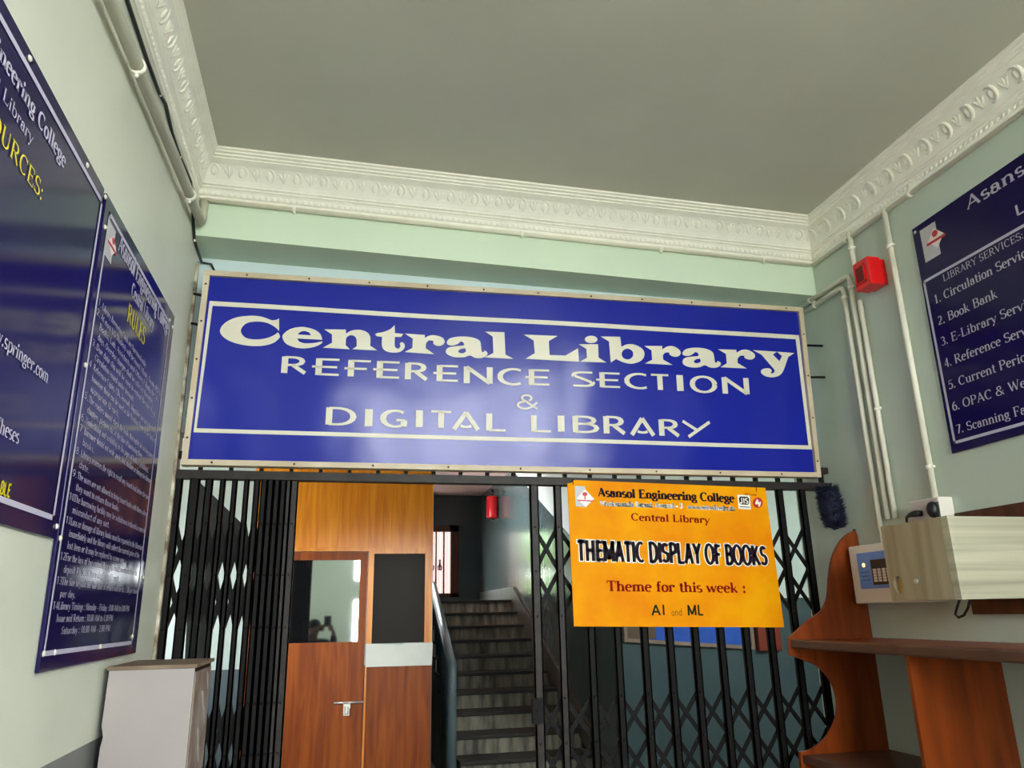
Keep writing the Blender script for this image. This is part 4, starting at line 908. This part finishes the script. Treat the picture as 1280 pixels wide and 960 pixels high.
# outline: measured curve, straight down to the floor, back up the wall
k_end = max(i for i, p in enumerate(P_) if abs(p[0]-1001.7) < .01 and abs(p[1]-953.8) < .01)
out3 = pts3[:k_end+1]; xl = out3[-1].x
out3 += [Vector((xl, YE, 0)), Vector((XR-.004, YE, 0)), Vector((XR-.004, YE, out3[0].z-.03)), Vector((XR-.012, YE, out3[0].z+.004))]
b = MB(); b.prism(out3, (0, .018, 0)); b.build('end_panel', M_shelf, su)
b = MB(); b.box((XFc+.02, 1.25, zc_-.03), (XR-.003, YE, zc_)); b.build('top_shelf', M_shelf, su)
b = MB(); b.box((XFc-.002, 1.25, zc_-.036), (XFc+.02, YE+.018, zc_+.004)); b.build('edge_band', M_lip, su, bevel=.008, seg=3)
zl_ = E3(1001.7, 944).z
b = MB(); b.box((xl+.01, 1.25, zl_-.03), (XR-.003, YE, zl_)); b.build('lower_shelf', M_lip, su)
dv = onX(1115, 812, XFc+.03)
b = MB(); b.box((XFc+.03, 2.56, 0), (XR-.003, 2.578, zc_-.03)); b.build('divider', M_shelf, su)
b = MB(); b.box((XFc+.03, 1.26, 0), (XR-.003, 1.278, zc_-.03)); b.build('divider', M_shelf, su)

# ------------------------------------------------------------------ laminate wall cupboard
XW = 2.07
p1_, p2_, p3_, p4_ = onX(1100, 657, XW), onX(1187, 646.3, XW), onX(1198, 748.5, XW), onX(1115, 752, XW)
yN, yFa, zt2, zb2 = (p2_.y+p3_.y)/2, (p1_.y+p4_.y)/2, (p1_.z+p2_.z)/2, (p3_.z+p4_.z)/2
cu = thing('wall_cupboard', 'grey oak laminate cupboard with a round finger hole, fixed to the right wall', 'cupboard', (2.3, 2.5, zb2))
b = MB(); b.box((XW+.02, yN, zb2), (XR-.002, yFa, zt2)); b.build('body', M_lamh, cu)
# door with a finger hole: outline with hole loop
hc = onX(1123, 731, XW); hr = .026
def ringed(xp, x2):
    o = [Vector((xp, yN+.03, zb2)), Vector((xp, yFa, zb2)), Vector((xp, yFa, zt2)), Vector((xp, yN+.03, zt2))]
    h = [Vector((xp, hc.y+hr*math.cos(-2*PI*k/20), hc.z+hr*1.25*math.sin(-2*PI*k/20))) for k in range(20)]
    return o, h
b = MB(); o_, h_ = ringed(XW, XW)
fill(b, [o_, h_]); n = 20; dx = Vector((.018, 0, 0))
b.add(h_+[p+dx for p in h_], [(k, (k+1) % n, n+(k+1) % n, n+k) for k in range(n)], True)
b.add(o_+[p+dx for p in o_], [(k, (k+1) % 4, 4+(k+1) % 4, 4+k) for k in range(4)])
b.build('door', M_lamv, cu)
b = MB(); b.disc((XW+.017, hc.y, hc.z), (1, 0, 0), hr*1.25, .002, 16); b.build('finger_hole', mat('raw plywood', srgb(186, 150, 92), .7, .2), cu)
lc = onX(1146, 726, XW); b = MB(); b.disc((XW, lc.y, lc.z), (-1, 0, 0), .011, .006, 16, .009); b.disc((XW-.006, lc.y, lc.z), (-1, 0, 0), .006, .004, 10); b.build('lock', M_zinc, cu)
b = MB(); b.box((XW, yN-.003, zb2-.002), (XW+.022, yN+.03, zt2+.002)); b.build('edge_strip', M_lamh, cu, bevel=.002)
# brown back board behind the cupboard
bb = MB(); z1_, z2_ = onX(1198, 643, 2.455).z, onX(1215, 768, 2.455).z
bb.box((XR-.02, 1.6, z2_), (XR-.002, 2.635, zt2+.06)); bb = bb.build('back_board', M_brown)
tag(bb, 'dark brown wooden board on the wall behind the laminate cupboard', 'board')
bb['label'] = 'dark brown wooden board on the right wall behind the laminate cupboard'
# cable loop under the cupboard
b = MB(); lp = [onX(x, y, 2.4) for x, y in ((1200, 748), (1196, 760), (1194, 768), (1198, 772), (1205, 769), (1210, 760), (1213, 748))]; b.tube(lp, .005, 8)
tag(b.build('cable_loop', M_black), 'black cable loop hanging below the laminate cupboard', 'cable')

# ------------------------------------------------------------------ alarm control panel
XA = 2.37
q = [onX(1058, 684, XA), onX(1067, 755, XA), onX(1161, 754, XA)]
yA1, yA0, zA1, zA0 = 3.226, 2.76, q[0].z, q[1].z
ap = thing('alarm_panel', 'ivory alarm control panel with blue keypad label beside the laminate cupboard', 'control panel', (XR, 3.0, zA0))
b = MB(); b.box((XA, yA0, zA0), (XR-.002, yA1, zA1)); b.build('case', M_panel, ap, bevel=.006)
def AP(px, py, off=.001): p = onX(px, py, XA-off); return Vector((XA-off, p.y, p.z))
bl = [AP(1071.5, 692), AP(1076, 736.5)]
b = MB(); yk0, yk1, zk0, zk1 = yA0+.1, (bl[0].y+bl[1].y)/2, bl[1].z, bl[0].z; b.box((XA-.003, yk0, zk0), (XA, yk1, zk1)); b.build('keypad_label', M_pblue, ap)
k1 = AP(1089, 700); k2 = AP(1094, 731)
b = MB(); b.box((XA-.008, k1.y-.2, k2.z), (XA-.003, (k1.y+k2.y)/2, k1.z)); kp = b.build('keypad', M_black, ap)
b = MB(); H_ = k1.z-k2.z
for r_ in range(5):
    for c_ in range(4):
        yy_ = (k1.y+k2.y)/2-.012-.03*c_; zz = k2.z+.012+(H_-.05)*r_/5; b.box((XA-.011, yy_-.02, zz), (XA-.008, yy_, zz+H_*.09))
b.build('keys', M_panel, kp)
b = MB(); p = AP(1080, 706.5); b.ball((XA-.003, p.y, p.z), .004, .009, .009, 10, 6); b.build('warning_lamp', M_led, ap)
b = MB()
for j in range(3): p = AP(1078+j*.8, 716+j*5); b.box((XA-.0036, p.y-.05, p.z), (XA-.003, p.y+.004, p.z+.003))
b.build('label_print', mat('faint print', srgb(60, 80, 150), .5, .3), ap)

# ------------------------------------------------------------------ switch box with plugs
XS = 2.40
yb0, yb1 = 2.648, 2.815; zs0, zs1 = 1.885, 1.977
sw = thing('socket_box', 'white socket box with two black plugs above the laminate cupboard', 'socket', (XR, 2.73, zs0))
b = MB(); b.box((XS, yb0, zs0), (XR-.002, yb1, zs1)); b.build('case', M_panel, sw, bevel=.004)
b = MB(); b.box((XS-.003, yb0+.004, zs0+.004), (XS, yb1-.004, zs1-.004)); b.build('face_plate', mat('grey white plate', srgb(196, 188, 186), .5, .3, var=.1), sw)
b = MB(); p = onX(1166, 637, XS-.02); b.ball((XS-.02, p.y, p.z), .024, .026, .034, 12, 8); b.box((XS-.012, p.y-.02, p.z-.03), (XS-.003, p.y+.02, p.z+.03)); b.build('plug', M_black, sw, bevel=.003)
b = MB(); p = onX(1147, 642, XS-.015); b.tube([(XS-.003, p.y-.012, p.z), (XS-.025, p.y, p.z), (XS-.03, p.y+.025, p.z-.002), (XS-.03, p.y+.05, p.z-.01), (XS-.03, p.y+.055, p.z-.04)], [.013, .014, .01, .006, .005], 8); b.build('plug', M_black, sw)

# ------------------------------------------------------------------ red alarm sounder
q1 = onX(1066, 330, 2.37)
al = thing('fire_alarm', 'red fire alarm box high on the right wall', 'fire alarm', (XR, 2.85, 2.98))
ya0, ya1, za0, za1 = 2.785, 2.892, 2.985, 3.125
b = MB(); xf = 2.37; b.box((xf, ya0, za0), (XR-.03, ya1, za1)); b.box((XR-.03, ya0+.006, za0+.006), (XR-.002, ya1-.006, za1-.006)); b.build('case', M_alarm, al, bevel=.004)
b = MB(); cy_, cz_ = (ya0+ya1)/2+.008, (za0+za1)/2
for (u0, v0, u1, v1) in ((-.034, -.045, .034, -.038), (-.034, .038, .034, .045), (-.034, -.045, -.027, .045), (.027, -.045, .034, .045)): b.box((xf-.006, cy_+u0, cz_+v0), (xf, cy_+u1, cz_+v1))
b.build('window_rim', M_alarm, al)
b = MB(); b.box((xf-.002, cy_-.027, cz_-.038), (xf, cy_+.027, cz_+.038)); b.build('sounder_window', M_alarmd, al)

# ------------------------------------------------------------------ conduits
def pipe(label, pts, r, clips=(), cat='conduit', m=None, name='conduit_pipe', group=None):
    m = m or M_pvc; P = [Vector(p) for p in pts]; t = thing(name, label, cat, tuple(P[0]), group)
    # round the corners
    out = [P[0]]
    for i in range(1, len(P)-1):
        a = (P[i-1]-P[i]); c = (P[i+1]-P[i]); k = min(.03, a.length*.4, c.length*.4); a.normalize(); c.normalize()
        for f_ in (0, .5, 1): out.append((P[i]+a*k).lerp(P[i], f_).lerp(P[i].lerp(P[i]+c*k, f_), f_))
    out.append(P[-1]); b = MB(); b.tube(out, r, 10); b.build('pipe', m, t)
    for f_ in clips:
        tot = [(P[i+1]-P[i]).length for i in range(len(P)-1)]; d_ = f_*sum(tot); i = 0
        while i < len(tot)-1 and d_ > tot[i]: d_ -= tot[i]; i += 1
        u = (P[i+1]-P[i]).normalized(); c = P[i]+u*d_; b = MB(); b.tube([c-u*.008, c+u*.008], r*1.28, 10)
        s_ = u.cross(Vector((1, 0, 0)) if abs(u.x) < .5 else Vector((0, 1, 0))).normalized(); b.ball(c+s_*r*1.5, .007, .007, .007, 8, 5); b.build('clip', M_white, t)
    return t
rp = .0125
XP = XR-rp*1.3-.002
def W(px, py, x=XP): return onX(px, py, x)
pA, pB2 = W(1058, 296), W(1072, 350)
yA_ = (W(1066, 318)).y
pipe('thin conduit dropping from the right cornice into the red alarm box', [(XP, yA_, W(1060, 294).z+.01), (XP, yA_, za1-.0)], rp, (.4,))
p_t = W(1077, 372); p_b = W(1115, 642)
pipe('rightmost of three close conduits, running down from the red alarm box', [(XP, (p_t.y+p_b.y)/2, za0+.0), (XP, (p_t.y+p_b.y)/2, 1.93)], rp, (.52,))
p_t = W(1064, 345); p_b = W(1106, 640); ym = (p_t.y+p_b.y)/2; zh = W(1060, 344).z
pipe('middle of three close conduits, bending back to the beam as the upper of two', [(XP, YB-.01, zh-.005), (XP, ym, zh), (XP, ym, 1.93)], rp, (.08, .32))
p_t = W(1055, 360); p_b = W(1099, 655); ym = (p_t.y+p_b.y)/2
pipe('leftmost of three close conduits, bending back to the beam as the lower of two', [(XP, YB-.01, zh-.045), (XP, ym, zh-.04), (XP, ym, 1.83)], rp, (.1, .28))
p_t = W(1106, 262); p_b = W(1163, 595); ym = (p_t.y+p_b.y)/2
pipe('single conduit from the right cornice down to the white socket box', [(XP, ym, ZC-HR+.0), (XP, ym, zs1)], rp*1.08, (.14, .9))
pipe('conduit along the foot of the right cornice', [(XR-.012, yb(XR)-.02, ZC-HR-.012), (XR-.012, YF+.1, ZC-HR-.012)], .011, (.05, .13, .25))
pipe('thin conduit along the foot of the beam cornice', [(XR-.03, yb(XR)-.012, ZC-HB-.034), (XL+.02, yb(XL)-.012, ZC-HB-.012)], .011, (.09, .28, .52, .87))
pl1, pl2 = onX(129.8, 0, XL+.02), onX(233.4, 262.5, XL+.02)
pipe('thick conduit along the left wall below the cornice, turning up at the beam', [(XL+.037, YF+.1, pl1.z-.06), (XL+.037, pl1.y, pl1.z), (XL+.037, 3.238, 3.225), (XL+.037, 3.243, 3.34)], .02, (.78, .93), m=mat('conduit in wall paint', srgb(190, 188, 170), .5, .3, var=.1))
cab = [onX(x, y, XL+.0075) for x, y in ((140, -60), (159, 0), (185, 78), (200, 118), (207, 130), (215, 166), (225, 195), (238, 226), (240, 245), (241, 262), (243, 300), (252, 328))]
cab = [(XL+.0075, YF+.1, cab[0].z)]+[tuple(p) for p in cab]
t_ = thing('black_cable', 'black cable pinned along the left cornice and down to the blue sign', 'cable', cab[0])
b = MB(); b.tube(cab, .0065, 8); q = onY(264, 330, YB-.008); q2_ = onY(270, 343, YB-.008); b.tube([cab[-1], (q.x-.02, YB-.012, q.z), q, q2_, (q2_.x+.02, YB-.008, q2_.z-.15)], .005, 8); b.build('cable', M_black, t_)
b = MB()
for k in (4, 7, 9, 11): b.ball((cab[k][0]+.001, cab[k][1], cab[k][2]), .0055, .009, .009, 8, 5)
b.build('cable_clip', M_white, t_)

# ------------------------------------------------------------------ feather duster
du = thing('feather_duster', 'navy fluffy duster hanging at the right end of the gate track', 'duster', (2.385, 3.33, 1.91))
cx_, cyy = 2.383, 3.325; zl2, zh2 = 1.925, 2.115
b = MB(); random.seed(5)
b.tube([(cx_+.01, cyy, zl2-.01), (cx_, cyy, zl2+.03), (cx_-.004, cyy, (zl2+zh2)/2), (cx_-.01, cyy, zh2-.02), (cx_-.01, cyy, zh2)], [.012, .04, .048, .042, .02], 12)
for i in range(2400):
    f_ = random.random(); z = zl2+(zh2-zl2)*f_; a = random.random()*2*PI; xx = cx_+.01-.022*f_; rr = (.042+.014*math.sin(PI*f_))
    d_ = Vector((math.cos(a), math.sin(a)*.8, random.uniform(-.2, .5)+f_*.5)).normalized(); p = Vector((xx+math.cos(a)*rr*.7, cyy+math.sin(a)*rr*.6, z)); L = random.uniform(.02, .042)
    if p.x+d_.x*L > XR-.004: continue
    s_ = d_.orthogonal().normalized()*.0022; e_ = p+d_*L+Vector((0, 0, random.uniform(-.008, .01)))
    b.add([p-s_, p+s_, e_], [(0, 1, 2)]); s2_ = d_.cross(s_).normalized()*.0022; b.add([p-s2_, p+s2_, e_], [(0, 1, 2)])
b.build('fibre_head', M_fuzz, du)
b = MB(); b.tube([(cx_-.012, cyy, zh2-.01), (cx_-.012, cyy+.03, zh2+.012), (cx_-.012, YG-.03, zt-.002)], .004, 6); b.build('hanging_loop', M_black, du)

# ------------------------------------------------------------------ tree outside the landing window
tr_ = thing('garden_tree', 'leafy green tree outside the landing window', 'tree', (0.3, 17.5, -.1))
b = MB(); b.tube([(0.3, 17.5, -.1), (.35, 17.5, 1.2), (.2, 17.6, 2.6)], [.16, .12, .06], 10); b.build('trunk', M_bark, tr_)
b = MB(); random.seed(11)
for i in range(1800):
    v = Vector((random.gauss(0, 1), random.gauss(0, 1), random.gauss(0, 1))).normalized()*random.uniform(.6, 1); p = Vector((.1, 17.6, 2.0))+Vector((v.x*1.5, v.y*1.2, v.z*1.5))
    u = Vector((random.gauss(0, 1), random.gauss(0, 1), random.gauss(0, 1))).normalized(); w2 = u.orthogonal().normalized(); L = .14
    b.add([p-u*L, p+w2*L*.5, p+u*L, p-w2*L*.5], [(0, 1, 2, 3)])
b.build('foliage', M_leaf, tr_)

# ------------------------------------------------------------------ the photographer, seen only as a reflection in the door glass
def skin(name, verts, edges, radii, m, parent=None, sub=2, root=0):
    me = bpy.data.meshes.new(name); o3 = Vector(parent.location) if parent else Vector((0, 0, 0))
    me.from_pydata([Vector(v)-o3 for v in verts], edges, []); me.materials.append(m)
    o = bpy.data.objects.new(name, me); COL.objects.link(o); o.parent = parent
    sk = o.modifiers.new('skin', 'SKIN'); sk.use_smooth_shade = True
    for i, r_ in enumerate(radii):
        d_ = me.skin_vertices[0].data[i]; d_.radius = (r_, r_) if not isinstance(r_, tuple) else r_; d_.use_root = (i == root)
    o.modifiers.new('sub', 'SUBSURF').levels = sub; o.modifiers['sub'].render_levels = sub
    return o
pe = thing('person', 'person in dark shirt holding up a phone, reflected in the door glass', 'person', (-.2, -.42, 0))
bx, by = -.2, -.42
J = dict(pel=(bx, by, .86), sp=(bx, by, 1.02), ch=(bx, by-.01, 1.16), nk=(bx, by, 1.27), nk2=(bx, by+.015, 1.31), hd=(bx+.005, by+.03, 1.39), hd2=(bx+.005, by+.03, 1.45),
 sl=(bx-.17, by, 1.23), el=(bx-.24, by+.12, 1.08), wl=(bx-.06, by+.30, 1.33), hl=(bx+.08, by+.345, 1.43), sr=(bx+.17, by, 1.23), er=(bx+.25, by+.12, 1.12), wr=(bx+.25, by+.29, 1.35), hr=(bx+.235, by+.345, 1.43),
 hpl=(bx-.09, by, .82), kl=(bx-.1, by+.02, .45), al=(bx-.1, by-.02, .08), tl=(bx-.11, by+.12, .035), hpr=(bx+.09, by, .82), kr=(bx+.1, by+.02, .45), ar=(bx+.1, by-.02, .08), tr=(bx+.11, by+.12, .035))
R_ = dict(pel=.13, sp=.12, ch=.135, nk=.06, nk2=.05, hd=.075, hd2=.07, sl=.055, el=.042, wl=.026, hl=.03, sr=.055, er=.042, wr=.026, hr=.03, hpl=.085, kl=.055, al=.04, tl=.035, hpr=.085, kr=.055, ar=.04, tr=.035)
names = list(J); ix = {n_: i for i, n_ in enumerate(names)}
ED = [('pel','sp'),('sp','ch'),('ch','nk'),('nk','nk2'),('nk2','hd'),('hd','hd2'),('ch','sl'),('sl','el'),('el','wl'),('wl','hl'),('ch','sr'),('sr','er'),('er','wr'),('wr','hr'),('pel','hpl'),('hpl','kl'),('kl','al'),('al','tl'),('pel','hpr'),('hpr','kr'),('kr','ar'),('ar','tr')]
vs = [J[n_] for n_ in names]; rs = [R_[n_] for n_ in names]; es = [(ix[a], ix[c]) for a, c in ED]
# five fingers on each hand, closing on the edge of the phone
for side, hn in ((-1, 'hl'), (1, 'hr')):
    h_ = Vector(J[hn])
    for k in range(5):
        f0 = h_+Vector((-side*.012, .012, .028-.016*k)); f1 = f0+Vector((-side*(.028 if k < 4 else .02), .012 if k < 4 else -.012, .004)); f2 = f1+Vector((-side*.02, -.004, .002))
        i0 = len(vs); vs += [tuple(f0), tuple(f1), tuple(f2)]; rs += [.009, .008, .007]; es += [(ix[hn], i0), (i0, i0+1), (i0+1, i0+2)]
skin('body', vs, es, rs, M_skin, pe)
sh = ['pel','sp','ch','nk','sl','el','wl','sr','er','wr']; si = {n_: i for i, n_ in enumerate(sh)}
skin('shirt', [J[n_] for n_ in sh], [(si[a], si[c]) for a, c in ED if a in si and c in si], [R_[n_]+.014 for n_ in sh], M_cloth, pe)
tq = ['pel','hpl','kl','al','hpr','kr','ar']; ti = {n_: i for i, n_ in enumerate(tq)}
skin('trousers', [J[n_] for n_ in tq], [(ti[a], ti[c]) for a, c in ED if a in ti and c in ti], [R_[n_]+.014 for n_ in tq], M_cloth, pe)
b = MB(); hx_, hy_, hz_ = J['hd2']; b.ball((hx_, hy_-.018, hz_+.012), .083, .09, .075, 16, 10); b.build('hair', M_hair, pe)
b = MB(); fx, fy = hx_, hy_+.068
b.ball((fx, fy+.006, hz_-.03), .012, .02, .022, 8, 6); b.ball((fx-.075, hy_, hz_-.03), .012, .022, .03, 8, 6); b.ball((fx+.075, hy_, hz_-.03), .012, .022, .03, 8, 6); b.build('nose_and_ears', M_skin, pe)
b = MB(); b.ball((fx-.03, fy-.002, hz_-.01), .011, .008, .007, 8, 6); b.ball((fx+.03, fy-.002, hz_-.01), .011, .008, .007, 8, 6); b.build('eyes', M_black, pe)
b = MB(); b.ball((fx, fy-.002, hz_-.065), .022, .006, .006, 8, 6); b.build('mouth', mat('lips', srgb(120, 60, 54), .5, .3), pe)
ph = MB(); ph.box((-.075, -.068, 1.44), (.012, -.06, 1.57)); ph = ph.build('phone', M_black, bevel=.004)
tag(ph, 'dark phone held up by the reflected person', 'phone')
ph.location.y = .0
